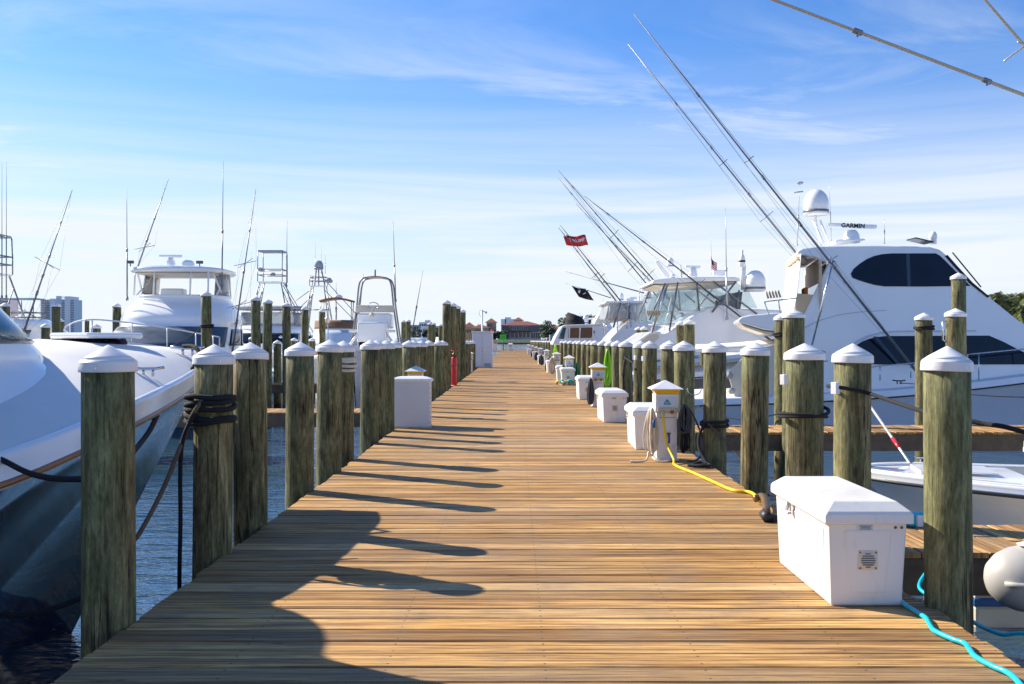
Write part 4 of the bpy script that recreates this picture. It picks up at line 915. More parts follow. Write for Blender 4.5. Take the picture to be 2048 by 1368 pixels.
for z in (752, 782): m = MB(); q = side(1463 + (752 - z) * -.12, z); m.lathe([(.085, 0), (.085, .01)], (q[0], 24.045, q[1]), 20, axis='Y'); m.build('speaker', 'rib_grey', y1)
m = MB(); m.b2(4.4, 9.5, 24.2, 27.8, -.02, .06); m.build('cockpit_sole', 'vinyl_tan', y1)
m = MB(); q = side(1655, 710); m.tube([(q[0] - .07 + .10 * math.cos(a), 23.985 + y1in(*q), q[1] + .0 + .10 * math.sin(a)) for a in [k * math.pi / 10 + .6 for k in range(17)]], .008, 5); m.box((q[0] - .05, 23.985, q[1] - .15), (.2, .01, .02)); m.build('maker_emblem', 'blue', y1)
text_mesh('emblem_letter', 'R', .12, 'blue', y1, (q[0] - .07, 23.975 + y1in(*q), q[1]))
# rod holders on the aft rail
m = MB()
for k in range(5): p = W(1540 + k * 6, 597 - k * .6, 24.0); m.rod(p, p + Vector((-.06, 0, .17)), .026, seg=8)
m.build('rod_holders', 'outlet_tan', y1)['kind'] = 'stuff'
tubes(y1, 'aft_rail', [[W(1530, 604, 24.0), W(1596, 596, 24.1)], [W(1532, 604, 24.0), W(1540, 632, 24.15)], [W(1560, 600, 24.0), W(1562, 630, 24.15)], [W(1532, 604, 24.0), W(1536, 606, 27.8)]], .018, 'steel')
for ch in list(y1.children_recursive):            # the boat lies a little skewed in its slip
    for v in ch.data.vertices: v.co.x += .19 * (v.co.y + YC - 24.2)
# roof gear
RD = 25.9
p = W(1632, 431, RD); dm = dome(y1, p, .33, .70)
tubes(y1, 'dome_mast', [[p + Vector((0, 0, 0)), p + Vector((0, 0, -.12)), W(1640, 490, RD)], [W(1626, 440, RD), W(1650, 492, RD - .3)], [W(1640, 440, RD), W(1660, 489, RD)]], .028, 'gel_white')
m = MB(); p = W(1703, 486, RD); m.lathe([(.22, 0), (.22, .08), (.20, .22), (.15, .30), (.12, .34)], p, 24); rdm = m.build('radar_pedestal', 'gel_white', y1)
m = MB(); p = W(1704.5, 452, RD); m.box(p, (1.29, .12, .11), ry=.035); arr = m.build('radar_array', 'gel_white', y1, bevel=.03)
text_mesh('array_lettering', 'GARMIN', .165, 'black', arr, (p.x, RD - .066, p.z - .002), rot=(R(90), .035, 0), bold=.004)
m = MB(); m.prism([side(*q, RD) for q in ((1655, 492), (1660, 483), (1716, 481), (1718, 484), (1680, 488))], RD - .5, RD + .5); m.build('radar_shelf', 'gel_white', y1, bevel=.03)
antenna(y1, W(1663, 486, RD), W(1658, 358, RD), .012); antenna(y1, W(1769, 488, RD), W(1769, 437, RD), .014); antenna(y1, W(1594, 492, 27), W(1600, 365, 27), .02)
m = MB(); m.lathe([(.07, 0), (.10, .05), (.02, .07)], W(1600, 368, 27), 12); m.rod(W(1588, 385, 27), W(1606, 383, 27), .02); m.build('mast_light', 'stucco_grey', y1)
m = MB(); p = W(1866, 488, RD); m.lathe([(.09, 0), (.09, .13), (.105, .15), (.105, .24), (.06, .32), (.01, .34)], p, 16); m.build('search_light', 'gel_white', y1)
m = MB(); m.box(W(1840, 482, RD), (.5, .6, .035), ry=.22); m.build('roof_hatch', 'tint', y1, bevel=.01)
outrigger(y1, W(1832, 742, 23.75), W(1268, 28, 23.0), .036, 'alu', (.3, .42, .55, .78), ((.315, .28), (.60, .16)), axis=(.62, .1, .5))
outrigger(y1, W(1700, 640, 28.0), W(1256, 88, 28.6), .036, 'alu', (.45, .62, .78), ((.37, .28), (.565, .18)), axis=(.62, .1, .5))
tubes(y1, 'outrigger_strut', [[W(1666, 520, 23.72), W(1624, 690, 23.9)]], .026, 'steel'); tubes(y1, 'outrigger_strut', [[W(1668, 522, 23.72), W(1690, 566, 23.95)]], .02, 'steel')
rail(y1, [W(1700, 768, 23.7), W(1760, 760, 23.65), W(1850, 752, 23.65)], .34, .015, 3)
rail(y1, [W(1935, 760, 23.65), W(2060, 748, 23.7), W(2180, 738, 24.2)], .62, .016, 3)
cleat(y1, W(1798, 768, 23.62), 0, 1.3, 'black')
tubes(y1, 'antenna_whip', [[W(1905, 505, 24.4), W(1962, 574, 24.4)]], .018, 'rub_black')
rope('spring_line', 'thin black line hanging off the yacht cleat to the slim pile', [W(1799, 766, 23.5), W(1830, 768, 21), W(1849, 776, 17.5)], .012)
rope('spring_line', 'thin dark line sagging along the pale yacht hull beyond the big pile', [W(1940, 789, 21), W(2000, 793, 20.5), W(2080, 795, 20)], .010)
rope('spring_line', 'dark line sagging below the yacht cockpit towards the stout pile', [W(1395, 812, 20), W(1450, 834, 19), W(1500, 838, 18), W(1565, 826, 17.4)], .012)
# ================================================================== second white yacht (hardtop express), beyond
y2 = thing('hardtop_yacht', 'white yacht with grey hardtop, tall antenna and big dome behind the awning', 'yacht', (16.5, 33.2, WATER))
ST2 = [(0, .05, 2.6, .01), (.7, .6, 2.5, .05), (2.2, 1.4, 2.3, .45), (4.5, 2.0, 2.05, 1.3), (7.5, 2.2, 1.8, 1.95), (10, 2.2, 1.55, 2.05), (13.0, 2.1, 1.35, 2.0)]
make_hull(y2, ST2, (16.5, 33.2, WATER), rake=1.3, band=.22, hullmat='gel_navy', rail='rub_black')
D2 = 31.3
def s2(px, py, d=D2): p = W(px, py, d); return (p.x, p.z)
m = MB(); m.prism([s2(*p) for p in ((1290, 705), (1318, 672), (1344, 660), (1372, 642), (1400, 624), (1428, 612), (1446, 608.5), (1462, 610), (1478, 617), (1520, 618), (1600, 622), (1690, 650), (1760, 690), (1760, 705))], 31.3, 35.1, lambda x, z: .12 * max(0, z - 1)); m.build('superstructure', 'gel_white', y2, bevel=.05, seg=3)
m = MB(); m.prism([s2(*p) for p in ((1305, 566), (1308, 559), (1330, 556), (1400, 553), (1470, 553), (1482, 556), (1482, 562), (1400, 563), (1330, 567))], 31.4, 35.0); ht = m.build('hardtop', 'gel_white', y2, bevel=.04)
m = MB(); m.prism([s2(*p) for p in ((1312, 568.5), (1330, 568), (1400, 564), (1478, 563), (1478, 566), (1400, 570), (1330, 573))], 31.6, 34.8); m.build('hardtop_liner', 'gel_cream', y2)
for yy in (31.5, 34.9):
    m = MB(); m.prism([s2(*p) for p in ((1318, 580), (1400, 571), (1478, 566), (1500, 580), (1518, 616), (1478, 615), (1446, 606), (1400, 620), (1372, 640), (1345, 655), (1300, 640))], yy - .006, yy + .006); m.build('side_glazing', 'boat_glass', y2)
m = MB(); m.prism([s2(*p) for p in ((1324, 580), (1404, 577), (1414, 583), (1405, 590), (1380, 606), (1345, 630), (1325, 645), (1296, 642))], 33.0, 33.02); m.build('aft_glazing', 'boat_glass', y2)
tubes(y2, 'hardtop_post', [[Vector((*s2(1338, 565)[:1], 31.45, s2(1338, 565)[1])), Vector((s2(1305, 665)[0], 31.4, s2(1305, 665)[1]))]], .035, 'steel')
for a, b_ in (((1357, 564), (1340, 662)), ((1395, 566), (1400, 622)), ((1428, 562), (1516, 628)), ((1474, 562), (1426, 624)), ((1408, 576), (1432, 596)), ((1480, 580), (1476, 618)), ((1332, 566), (1300, 640))):
    A, B = s2(*a), s2(*b_)
    for yy in (31.42, 34.95): tubes(y2, 'brace', [[(A[0], yy, A[1]), (B[0], yy, B[1])]], .03, 'alu')
m = MB(); m.prism([s2(*p) for p in ((1480, 583), (1488, 583), (1484, 617), (1474, 617))], 31.5, 34.9); m.build('window_frame', 'mask_navy', y2)
p = W(1510, 583, 31.6); dome(y2, p, .335, .70)
tubes(y2, 'mast', [[W(1484, 580, 31.6), W(1484, 500, 31.6)], [W(1489, 584, 31.6), W(1489, 530, 31.6)]], .04, 'gel_white')
m = MB(); m.lathe([(.10, 0), (.11, .12), (.10, .26), (.07, .36), (.02, .40)], W(1484, 533, 31.6), 16); m.build('mast_lamp', 'gel_white', y2); m = MB(); m.lathe([(.105, 0), (.112, .1), (.105, .12)], W(1484, 528, 31.6), 16); m.build('lamp_band', 'black', y2)
dome(y2, W(1340.5, 535, 33), .125, .34); dome(y2, W(1345, 557, 32.5), .09, .16)
m = MB(); m.lathe([(.15, 0), (.15, .1), (.11, .26), (.08, .3)], W(1386, 553, 33), 18); m.build('radar_pedestal', 'gel_white', y2); m = MB(); m.box(W(1385, 534, 33), (.56, .11, .10), .25); m.build('radar_array', 'gel_white', y2, bevel=.03)
m = MB(); m.prism([s2(*q, 33) for q in ((1310, 524), (1316, 522), (1342, 556), (1330, 557))], 32.9, 33.1); m.build('radar_arm', 'gel_white', y2, bevel=.02)
m = MB(); m.box(W(1437, 546, 33), (.42, .4, .16)); m.build('equipment_box', 'gel_white', y2, bevel=.03)
antenna(y2, W(1454, 640, 31.2), W(1451, 415, 31.2), .030); antenna(y2, W(1363, 555, 33), W(1361, 524, 33), .03); antenna(y2, W(1423, 550, 33), W(1422, 465, 33), .013); antenna(y2, W(1345, 600, 34), W(1344, 505, 34), .012)
fl = thing('national_flag', 'small striped flag with blue corner flying over the hardtop yacht', 'flag', W(1423, 548, 33))
def flag(root, corner, ux, uz, w, h, mats, wave=.05, nx=14):
    """cloth strips between two edges, each strip a part; ux runs along the fly, uz down the hoist"""
    corner, ux, uz = Vector(corner), Vector(ux).normalized(), Vector(uz).normalized(); nn = ux.cross(uz).normalized(); n = len(mats)
    def pt(u, v): return corner + ux * w * u + uz * h * v + nn * wave * math.sin(u * 7 + v * 1.5) * (u ** .6) + uz * wave * .8 * math.sin(u * 5) * u
    for i, mm in enumerate(mats):
        m = MB(); m.grid([[pt(k / nx, lerp(i, i + 1, j / 3) / n) for k in range(nx + 1)] for j in range(4)]); m.build('stripe' if n > 1 else 'cloth', mm, root, solid=.006)
    return pt
pt = flag(fl, W(1423, 516, 33), (.45, 0, -.7), (.55, 0, -.9), .001, .001, ['red']) if False else None
A0 = W(1422, 515, 32.9)
pt = flag(fl, A0, (.28, .1, -.30), (.05, 0, -1), .36, .34, ['red', 'canvas_white'] * 4 + ['red'], .05)
m = MB(); m.grid([[pt(u, v) + Vector((0, -.012, 0)) for u in (0, .12, .24, .36)] for v in (0, .2, .4, .54)]); m.build('canton', 'rope_navy', fl, solid=.006)
outrigger(y2, W(1567, 700, 31.0), W(1169, 392, 31.5), .035, 'pole_dark', (.3, .5, .7, .88), ((.42, .32),), axis=(.6, .1, .6))
outrigger(y2, W(1420, 690, 35.2), W(1116, 340, 35.5), .036, 'pole_dark', (.45, .6, .75, .9), ((.63, .30), (.40, .34)), axis=(.6, .1, .6))
outrigger(y2, W(1395, 690, 35.6), W(1115, 354, 36.2), .030, 'pole_dark', (.5, .7, .9), ((.46, .30),), axis=(.6, .1, .6))
outrigger(y2, W(1425, 690, 36.0), W(1152, 408, 36.6), .026, 'pole_dark', (.5, .7, .9), (), axis=(.6, .1, .6))
tubes(y2, 'cockpit_frame', [[W(1290, 705, 31.5), W(1330, 575, 31.5)], [W(1318, 700, 31.6), W(1345, 590, 31.6)], [W(1297, 650, 31.5), W(1350, 648, 31.5)], [W(1310, 625, 31.5), W(1395, 622, 31.5)]], .03, 'gel_white')
m = MB()
for k in range(6): p = W(1298 + k * 4.5, 632 - k * .4, 31.3); m.rod(p, p + Vector((-.08, 0, .18)), .03, seg=7)
m.build('rod_holders', 'outlet_tan', y2)['kind'] = 'stuff'
m = MB(); m.prism([s2(*p) for p in ((1232, 712), (1262, 690), (1300, 664), (1322, 662), (1345, 700), (1345, 720), (1240, 720))], 31.4, 35.0); m.build('cockpit', 'gel_white', y2, bevel=.06)
m = MB(); m.prism([s2(*p) for p in ((1272, 690), (1300, 668), (1318, 668), (1318, 690))], 31.37, 31.5); m.build('cockpit_liner', 'gel_cream', y2)

# ================================================================== third boat: enclosed sportfisher with red flag outriggers
D3 = 42.0
y3 = thing('sportfisher', 'white sportfisher with clear vinyl bridge enclosure and flags on its outriggers', 'boat', (14, 44, WATER))
ST3 = [(0, .05, 2.5, .01), (.7, .6, 2.4, .05), (2.2, 1.4, 2.2, .45), (4.5, 2.0, 1.9, 1.3), (7.5, 2.2, 1.6, 1.95), (10.0, 2.1, 1.4, 2.0)]
make_hull(y3, ST3, (14, 44, WATER), rake=1.2)
def s3(px, py, d=D3): p = W(px, py, d); return (p.x, p.z)
m = MB(); m.prism([s3(*p) for p in ((1205, 705), (1222, 676), (1245, 652), (1262, 638), (1292, 640), (1340, 660), (1400, 700), (1400, 712), (1205, 712))], 42, 46, lambda x, z: .1 * max(0, z - 1)); m.build('house', 'gel_white', y3, bevel=.05)
m = MB(); m.prism([s3(*p) for p in ((1211, 605), (1213, 602), (1290, 601), (1296, 603), (1296, 606), (1213, 607))], 42.1, 45.9); m.build('hardtop', 'gel_white', y3, bevel=.03)
for yy in (42.15, 45.85): m = MB(); m.prism([s3(*p) for p in ((1219, 607), (1290, 606), (1296, 640), (1260, 638), (1215, 645), (1210, 640))], yy - .01, yy + .01); m.build('vinyl_curtain', 'clear_vinyl', y3)
m = MB(); A, B = s3(1218, 607), s3(1211, 645); m.add([(A[0], 42.2, A[1]), (A[0], 45.8, A[1]), (B[0], 45.8, B[1]), (B[0], 42.2, B[1])], [(0, 1, 2, 3)]); m.build('aft_vinyl', 'clear_vinyl', y3)
for px in (1222, 1240, 1258, 1276): tubes(y3, 'curtain_zip', [[Vector((s3(px, 607)[0], 42.12, s3(px, 607)[1])), Vector((s3(px - 4, 642)[0], 42.12, s3(px - 4, 642)[1]))]], .035, 'canvas_white')
m = MB(); m.prism([s3(*p) for p in ((1222, 640), (1235, 622), (1262, 622), (1268, 640))], 43.2, 44.6); m.build('bridge_console', 'vinyl_tan', y3)
tubes(y3, 'top_strut', [[Vector((s3(1241, 605)[0], 42.05, s3(1241, 605)[1])), Vector((s3(1227, 655)[0], 42.05, s3(1227, 655)[1]))]], .04, 'alu'); tubes(y3, 'top_strut', [[Vector((s3(1259, 605)[0], 42.05, s3(1259, 605)[1])), Vector((s3(1259, 638)[0], 42.05, s3(1259, 638)[1]))]], .04, 'alu')
dome(y3, W(1242, 601, 43), .12, .34); dome(y3, W(1296, 598, 43), .16, .36)
m = MB(); m.box(W(1260, 600, 43), (.32, .3, .14)); m.box(W(1266, 596, 43), (.34, .05, .1)); m.build('radar_unit', 'gel_white', y3, bevel=.02)
antenna(y3, W(1238, 602, 43), W(1238, 577, 43), .02); antenna(y3, W(1279, 602, 43), W(1278, 566, 43), .02); antenna(y3, W(1284, 602, 43), W(1283, 540, 43), .012)
ra = outrigger(y3, W(1262, 628, 42.2), W(1120, 450, 42.0), .036, 'pole_dark', (.35, .6, .85), ((.42, .28),), axis=(.6, .1, .6)); outrigger(y3, W(1240, 612, 45.5), W(1117, 455, 44.5), .036, 'pole_dark', (.4, .7), ((.40, .28),), axis=(.6, .1, .6))
rail(y3, [W(1208, 668, 42.1), W(1235, 662, 42.05), W(1262, 655, 42.05)], .42, .02, 3)
outrigger(y3, W(1288, 586, 44), W(1131, 543, 47), .03, 'pole_dark', (.5, .94), (), wire=False)
outrigger(y3, W(1222, 596, 44), W(1130, 566, 45), .022, 'pole_dark', (.5,), (), wire=False)
fg = thing('red_flag', 'red flag with white lettering flying from an outrigger', 'flag', W(1128, 472, 42))
a0 = W(1132, 470, 42)
ptf = flag(fg, a0, (1, .15, -.06), (.30, 0, -1), .90, .46, ['red'], .12)
def onflag(q):
    u = (q.x - a0.x - .13) / .80; v = (a0.z - q.z) / .46; return ptf(min(1, max(0, u + .02)), min(1, max(0, v))) + Vector((0, -.016, 0))
text_mesh('lettering', 'TRUMP', .20, 'canvas_white', fg, (a0.x + .50, 42, a0.z - .21), warp=onflag, depth=.0, bold=.004)
fg2 = thing('red_flag', 'plain red flag hanging behind the lettered one', 'flag', W(1126, 472, 44.4))
flag(fg2, W(1126.5, 472, 44.4), (1, .1, -.1), (.34, 0, -1), .52, .44, ['red'], .05)
fb = thing('black_flag', 'black flag with small white emblem on the lower pole', 'flag', W(1143, 572, 44.9))
pb = flag(fb, W(1143, 571, 44.9), (1, .1, -.30), (.55, 0, -.85), .80, .62, ['canvas_black'], .10)
m = MB(); q = pb(.32, .30) + Vector((0, -.03, 0)); m.lathe([(.06, 0), (.06, .006)], q, 12, axis='Y'); m.box(q + Vector((0, 0, -.07)), (.07, .006, .05)); m.build('emblem', 'canvas_white', fb)
m = MB(); q = pb(.55, .45) + Vector((0, -.03, 0)); m.box(q, (.16, .006, .03), ry=-.5); m.build('emblem_bar', 'canvas_white', fb)

# ================================================================== fourth boat: cabin cruiser with black covered gear on top
D4 = 52.0
y4 = thing('cabin_cruiser', 'low cream cabin cruiser with a black covered bundle on its roof', 'boat', (10.5, 54, WATER))
make_hull(y4, [(0, .05, 2.1, .01), (.7, .6, 2.0, .05), (2.2, 1.4, 1.8, .45), (4.5, 1.9, 1.6, 1.3), (8.5, 1.9, 1.5, 1.8)], (10.5, 54, WATER), rake=1.2)
def s4(px, py, d=D4): p = W(px, py, d); return (p.x, p.z)
m = MB(); m.prism([s4(*p) for p in ((1104, 690), (1112, 672), (1124, 652), (1130, 650), (1212, 648), (1226, 660), (1240, 690))], 52, 55.6, lambda x, z: .1 * max(0, z - 1)); m.build('cabin', 'gel_white', y4, bevel=.06)
for poly, nm in ((((1117, 677), (1126, 655), (1132, 655), (1128, 678)), 'quarter_window'), (((1136, 676), (1138, 656), (1184, 655), (1190, 664), (1182, 676)), 'cabin_window')):
    m = MB(); m.prism([s4(*p) for p in poly], 51.98, 52.1, lambda x, z: .1 * max(0, z - 1)); m.build(nm, 'canvas_brown' if nm == 'cabin_window' else 'teal_glass', y4)
for px in (1137, 1158, 1184): m = MB(); m.prism([s4(*p) for p in ((px, 677), (px + 1, 655), (px + 3.4, 655), (px + 2.4, 677))], 51.94, 52.05, lambda x, z: .1 * max(0, z - 1)); m.build('window_post', 'gel_white', y4)
m = MB(); m.prism([s4(*p) for p in ((1128, 650), (1210, 647), (1214, 650), (1132, 653))], 51.9, 55.7); m.build('cabin_roof', 'gel_white', y4, bevel=.04)
cv = thing('covered_bundle', 'black fabric cover over gear on the cruiser roof', 'cover', W(1152, 648, 53.5))
m = MB(); rr = random.Random(4); rings = []
for i, (z, sx, ox) in enumerate(((650, 1.0, 0), (643, 1.02, -.1), (636, .86, -.15), (630, .5, -.35), (626.5, .12, -.42))):
    c = W(1152, z, 53.5); rings.append([c + Vector((ox + sx * .50 * math.cos(a) * (1 + .12 * math.sin(3 * a + i)), sx * .8 * math.sin(a), .05 * math.sin(2 * a + i))) for a in [2 * math.pi * k / 18 for k in range(18)]])
m.loft(rings); m.build('cover', 'canvas_black', cv)
dome(y4, W(1171, 648, 55), .16, .5); antenna(y4, W(1160, 640, 55), W(1160, 620, 55), .02)
# further white tower boats behind
y5 = thing('flybridge_boat', 'white flybridge with small radar between the cruiser and the sportfisher', 'boat', (13, 63, WATER))
make_hull(y5, [(0, .05, 2.4, .01), (.7, .6, 2.3, .05), (2.2, 1.4, 2.1, .45), (4.5, 2.0, 1.8, 1.3), (9.5, 2.1, 1.5, 2.0)], (13, 63, WATER), rake=1.2)
def s5(px, py, d=61): p = W(px, py, d); return (p.x, p.z)
m = MB(); m.prism([s5(*p) for p in ((1170, 690), (1186, 652), (1197, 632), (1207, 622), (1216, 624), (1222, 650), (1250, 690))], 61, 64.5, lambda x, z: .12 * max(0, z - 1)); m.build('house', 'gel_white', y5, bevel=.05)
m = MB(); m.prism([s5(*p) for p in ((1203, 626), (1214, 624), (1216, 640), (1209, 640))], 60.99, 61.2, lambda x, z: .12 * max(0, z - 1)); m.build('bridge_window', 'stucco_grey', y5)
m = MB(); m.box(W(1204, 612, 62), (.40, .2, .08)); m.lathe([(.13, 0), (.11, .22)], W(1204, 621, 62), 14); m.build('radar', 'gel_white', y5, bevel=.01)
tubes(y5, 'rail', [[W(1172, 638, 62), W(1196, 636, 62)], [W(1172, 638, 62), W(1172, 650, 62)], [W(1184, 637, 62), W(1184, 650, 62)]], .05, 'gel_white'); antenna(y5, W(1206, 618, 62), W(1206, 590, 62), .02)

# ================================================================== navy-windowed sportfisher, bow on
b2 = thing('sportfisher', 'bow-on white sportfisher with navy window mask, hardtop and two whip antennas', 'boat')
ST2b = [(0, .05, 2.55, .01), (.8, .8, 2.45, .05), (2.2, 1.6, 2.28, .5), (4.5, 2.25, 2.0, 1.4), (7.5, 2.45, 1.7, 2.1), (10, 2.45, 1.5, 2.2), (14.0, 2.3, 1.35, 2.1)]
make_hull(b2, ST2b, (0, 0, 0), rake=1.4, band=.2, hullmat='gel_teal', bandmat='gel_white', rail='rub_black', flare=.5)
LVA = [(2.0, -3.6, -11, 2.08, 2.5), (2.25, -3.9, -11, 2.05, 2.5), (3.02, -5.6, -11, 1.88, 2.5), (3.12, -5.7, -11, 1.92, 2.5), (3.30, -5.75, -11, 1.88, 2.5), (3.55, -6.1, -10.5, 1.80, 2.5), (4.0, -7.1, -10.0, 1.52, 2.5), (4.06, -7.1, -10.0, 1.56, 2.5), (4.10, -7.15, -10, 1.54, 2.5)]
cabin(b2, 'house', LVA, 'gel_white')
patch(b2, 'window_mask', LVA, 1.05, 1.93, -1.30, 1.30, 'mask_navy', na=28)
for s in (1, -1):
    patch(b2, 'side_window', LVA, 1.1, 1.85, s * 1.42, s * 1.72, 'tint', na=6); patch(b2, 'side_window', LVA, 1.1, 1.85, s * 1.76, s * 2.2, 'tint', na=6)
LVV = [(4.10, -7.3, -9.9, 1.46, 2.6), (4.86, -7.7, -9.9, 1.42, 2.6)]
patch(b2, 'vinyl_screen', LVV, 0, 1, -2.2, -.95, 'clear_vinyl', off=0, na=14, thick=.008); patch(b2, 'vinyl_screen', LVV, 0, 1, .95, 2.2, 'clear_vinyl', off=0, na=14, thick=.008)
LVT = [(4.86, -6.6, -10.4, 1.58, 3.0), (4.92, -6.5, -10.5, 1.64, 3.0), (5.02, -6.55, -10.5, 1.62, 3.0), (5.08, -6.9, -10.2, 1.35, 3.0)]
cabin(b2, 'hardtop', LVT, 'gel_white')
m = MB(); m.box((-8.4, 0, 4.83), (2.6, 2.6, .05)); m.build('hardtop_liner', 'gel_cream', b2, bevel=.02)
for s in (1, -1):
    for a, c in (((-6.95, 1.25, 4.06), (-7.0, 1.25, 4.88)), ((-7.0, .62, 4.06), (-7.1, .62, 4.88)), ((-9.6, 1.35, 4.06), (-9.4, 1.35, 4.88)), ((-8.3, 1.4, 4.06), (-7.4, 1.3, 4.88)), ((-7.6, 1.38, 4.1), (-9.0, 1.3, 4.88))):
        tubes(b2, 'top_post', [[(a[0], s * a[1], a[2]), (c[0], s * c[1], c[2])]], .032, 'gel_white')
m = MB(); m.box((-8.2, -.3, 4.2), (.5, .8, .3)); m.build('helm_console', 'gel_white', b2, bevel=.06)
m = MB(); m.lathe([(.17, 0), (.17, .12), (.10, .28), (.08, .32)], (-7.7, -.25, 5.08), 18); m.build('radar_pedestal', 'gel_white', b2)
m = MB(); m.box((-7.7, -.25, 5.46), (.12, .80, .11)); m.build('radar_array', 'gel_white', b2, bevel=.03)
dome(b2, (-7.7, .35, 5.08), .22, .26, base=False)
for yy in (-1.40, .95): m = MB(); m.box((-7.0, yy, 5.20), (.10, .22, .10)); m.rod((-7.0, yy, 5.05), (-7.0, yy, 5.16), .02); m.build('spot_light', 'stucco_dark', b2, bevel=.01)
rail(b2, [(-5.2, -2.10, 2.10), (-3.2, -1.92, 2.22), (-1.5, -1.25, 2.4), (-.15, 0, 2.56), (-1.5, 1.25, 2.4), (-3.2, 1.92, 2.22), (-5.2, 2.10, 2.10)], .52, .022, 9, 'gel_white')
antenna(b2, (-7.6, -1.72, 3.9), (-7.6, -1.74, 7.8), .028, 'alu'); antenna(b2, (-7.6, 1.55, 4.3), (-7.6, 1.60, 8.8), .028, 'alu')
outrigger(b2, (-7.3, -1.25, 5.06), (-7.6, -.30, 8.15), .03, 'alu', (.3, .55, .9), ((.22, .34),), axis=(0, 1, .4))
outrigger(b2, (-7.0, 2.05, 2.0), (-7.5, 2.75, 7.8), .035, 'alu', (.2, .5, .75), ((.30, .4), (.55, .4)), axis=(0, 1, .4))
place_boat(b2, (-11.55, 26.5, WATER), R(-90 + 2))
rope('bow_line', 'thin line from the sportfisher rail to the tall roped pile', [W(340, 694, 26.8), W(375, 676, 26), W(404, 655, 25.4)], .012)
wr3 = thing('wound_rope', 'black rope turn round the tall pile before the sportfisher', 'rope', (-8.0, 25.35, 1.9)); winding(wr3, W(414, 582, 25.35).x, 25.35, (1.86, 1.90), .140, .022, 'rope_black')

# ================================================================== tower boats and others on that side
def simple_boat(root, c, L, B, z0, z1, heading, hullmat='gel_white'):
    st = [(0, .05, z1, .01), (L * .06, B * .18, z1 - .05, .05), (L * .18, B * .36, lerp(z1, z0, .3), B * .14), (L * .4, B * .48, lerp(z1, z0, .65), B * .36), (L * .7, B * .5, z0 + .02, B * .45), (L, B * .46, z0, B * .43)]
    make_hull(root, st, (0, 0, 0), rake=L * .09, hullmat=hullmat, band=.18)
t1 = thing('tower_boat', 'grey-topped boat with a tall tuna tower behind the tall green piles', 'boat')
simple_boat(t1, None, 13, 4.6, 1.4, 2.3, 0)
LT = [(1.6, -4.0, -10, 1.9, 2.6), (2.3, -4.6, -10, 1.85, 2.6), (2.95, -5.6, -10, 1.75, 2.6), (3.05, -5.8, -10, 1.8, 2.6), (3.3, -6.2, -9.6, 1.6, 2.6)]
cabin(t1, 'house', LT, 'gel_white'); patch(t1, 'window', LT, 1.1, 1.9, -1.3, 1.3, 'tint'); patch(t1, 'bridge_screen', [(3.3, -6.3, -9, 1.6, 2.6), (4.0, -6.6, -9, 1.55, 2.6)], 0, 1, -2.4, 2.4, 'clear_vinyl', thick=.01)
cabin(t1, 'hardtop', [(4.15, -5.9, -10, 1.9, 3), (4.22, -5.8, -10, 1.95, 3), (4.32, -6.0, -10, 1.8, 3)], 'stucco_grey')
for sx in (-6.4, -9.4):
    for sy in (-1.55, 1.55): tubes(t1, 'top_post', [[(sx, sy, 3.3), (sx, sy, 4.2)]], .035, 'alu')
tower(t1, (-8.0, 0, 0), 3.1, 5.6, 2.0, 1.0, 2.3, 1.15, 'alu', .030, (.45,), 10, True, 1.0)
m = MB(); m.lathe([(.12, 0), (.16, .1), (.1, .2)], (-8.45, -.1, 6.0), 12); m.build('tower_lamp', 'stucco_grey', t1)
antenna(t1, (-8.0, .75, 5.4), (-8.0, .78, 9.0), .03, 'alu')
tubes(t1, 'tower_stay', [[(-8, .55, 5.5), (-11, 2.1, 1.6)], [(-8.2, .55, 5.6), (-12, 2.2, 1.6)]], .022, 'alu')
place_boat(t1, (-13.05, 44.5, WATER), R(-90))
t2 = thing('tower_boat', 'distant boat with slim dome-topped tuna tower and long stays', 'boat')
simple_boat(t2, None, 13, 4.6, 1.4, 2.3, 0); cabin(t2, 'house', LT, 'gel_white'); patch(t2, 'window', LT, 1.1, 1.9, -1.3, 1.3, 'tint')
tower(t2, (-8.0, 0, 0), 3.1, 6.6, 1.9, .9, 2.0, 1.0, 'alu', .035, (.5,), 10, False)
dome(t2, (-8, 0, 7.9), .35, .7, mat='stucco_grey'); tubes(t2, 'dome_post', [[(-8, 0, 6.6), (-8, 0, 7.9)], [(-8.4, -.4, 6.6), (-8.1, -.2, 7.9)], [(-8.4, .4, 6.6), (-8.1, .2, 7.9)]], .05, 'alu')
for yy, h in ((-.25, 10.2), (.2, 9.8), (.5, 9.3)): antenna(t2, (-8, yy, 7.6), (-8, yy, h), .02)
tubes(t2, 'tower_stay', [[(-8, .4, 6.4), (-9, 4.6, 2.0)], [(-8, .4, 7.2), (-9, 5.0, 2.0)], [(-8, -.4, 6.5), (-9, -3.6, 4.4)], [(-8, -.4, 6.0), (-9, -4.2, 2.6)]], .028, 'alu')
m = MB(); m.lathe([(.2, 0), (.3, .15), (.1, .4)], (-8.2, .75, 6.9), 10); m.build('search_lamp', 'stucco_grey', t2)
place_boat(t2, (-14.9, 66, WATER), R(-90))
t3 = thing('tower_boat', 'grey aluminium tower boat cut by the picture edge with leaning outrigger', 'boat')
simple_boat(t3, None, 13, 4.6, 1.4, 2.3, 0); cabin(t3, 'house', LT, 'gel_white'); patch(t3, 'window', LT, 1.1, 1.9, -1.3, 1.3, 'tint')
tower(t3, (-7.0, -.1, 0), 2.0, 4.9, 3.0, 1.5, 2.6, 1.2, 'alu', .032, (.35, .7), 7, True, .75)
outrigger(t3, (-6.0, 1.85, 2.6), (-6.4, 3.45, 7.9), .04, 'alu', (.3, .42, .55, .78), ((.16, .38), (.50, .42)), axis=(0, 1, -.6))
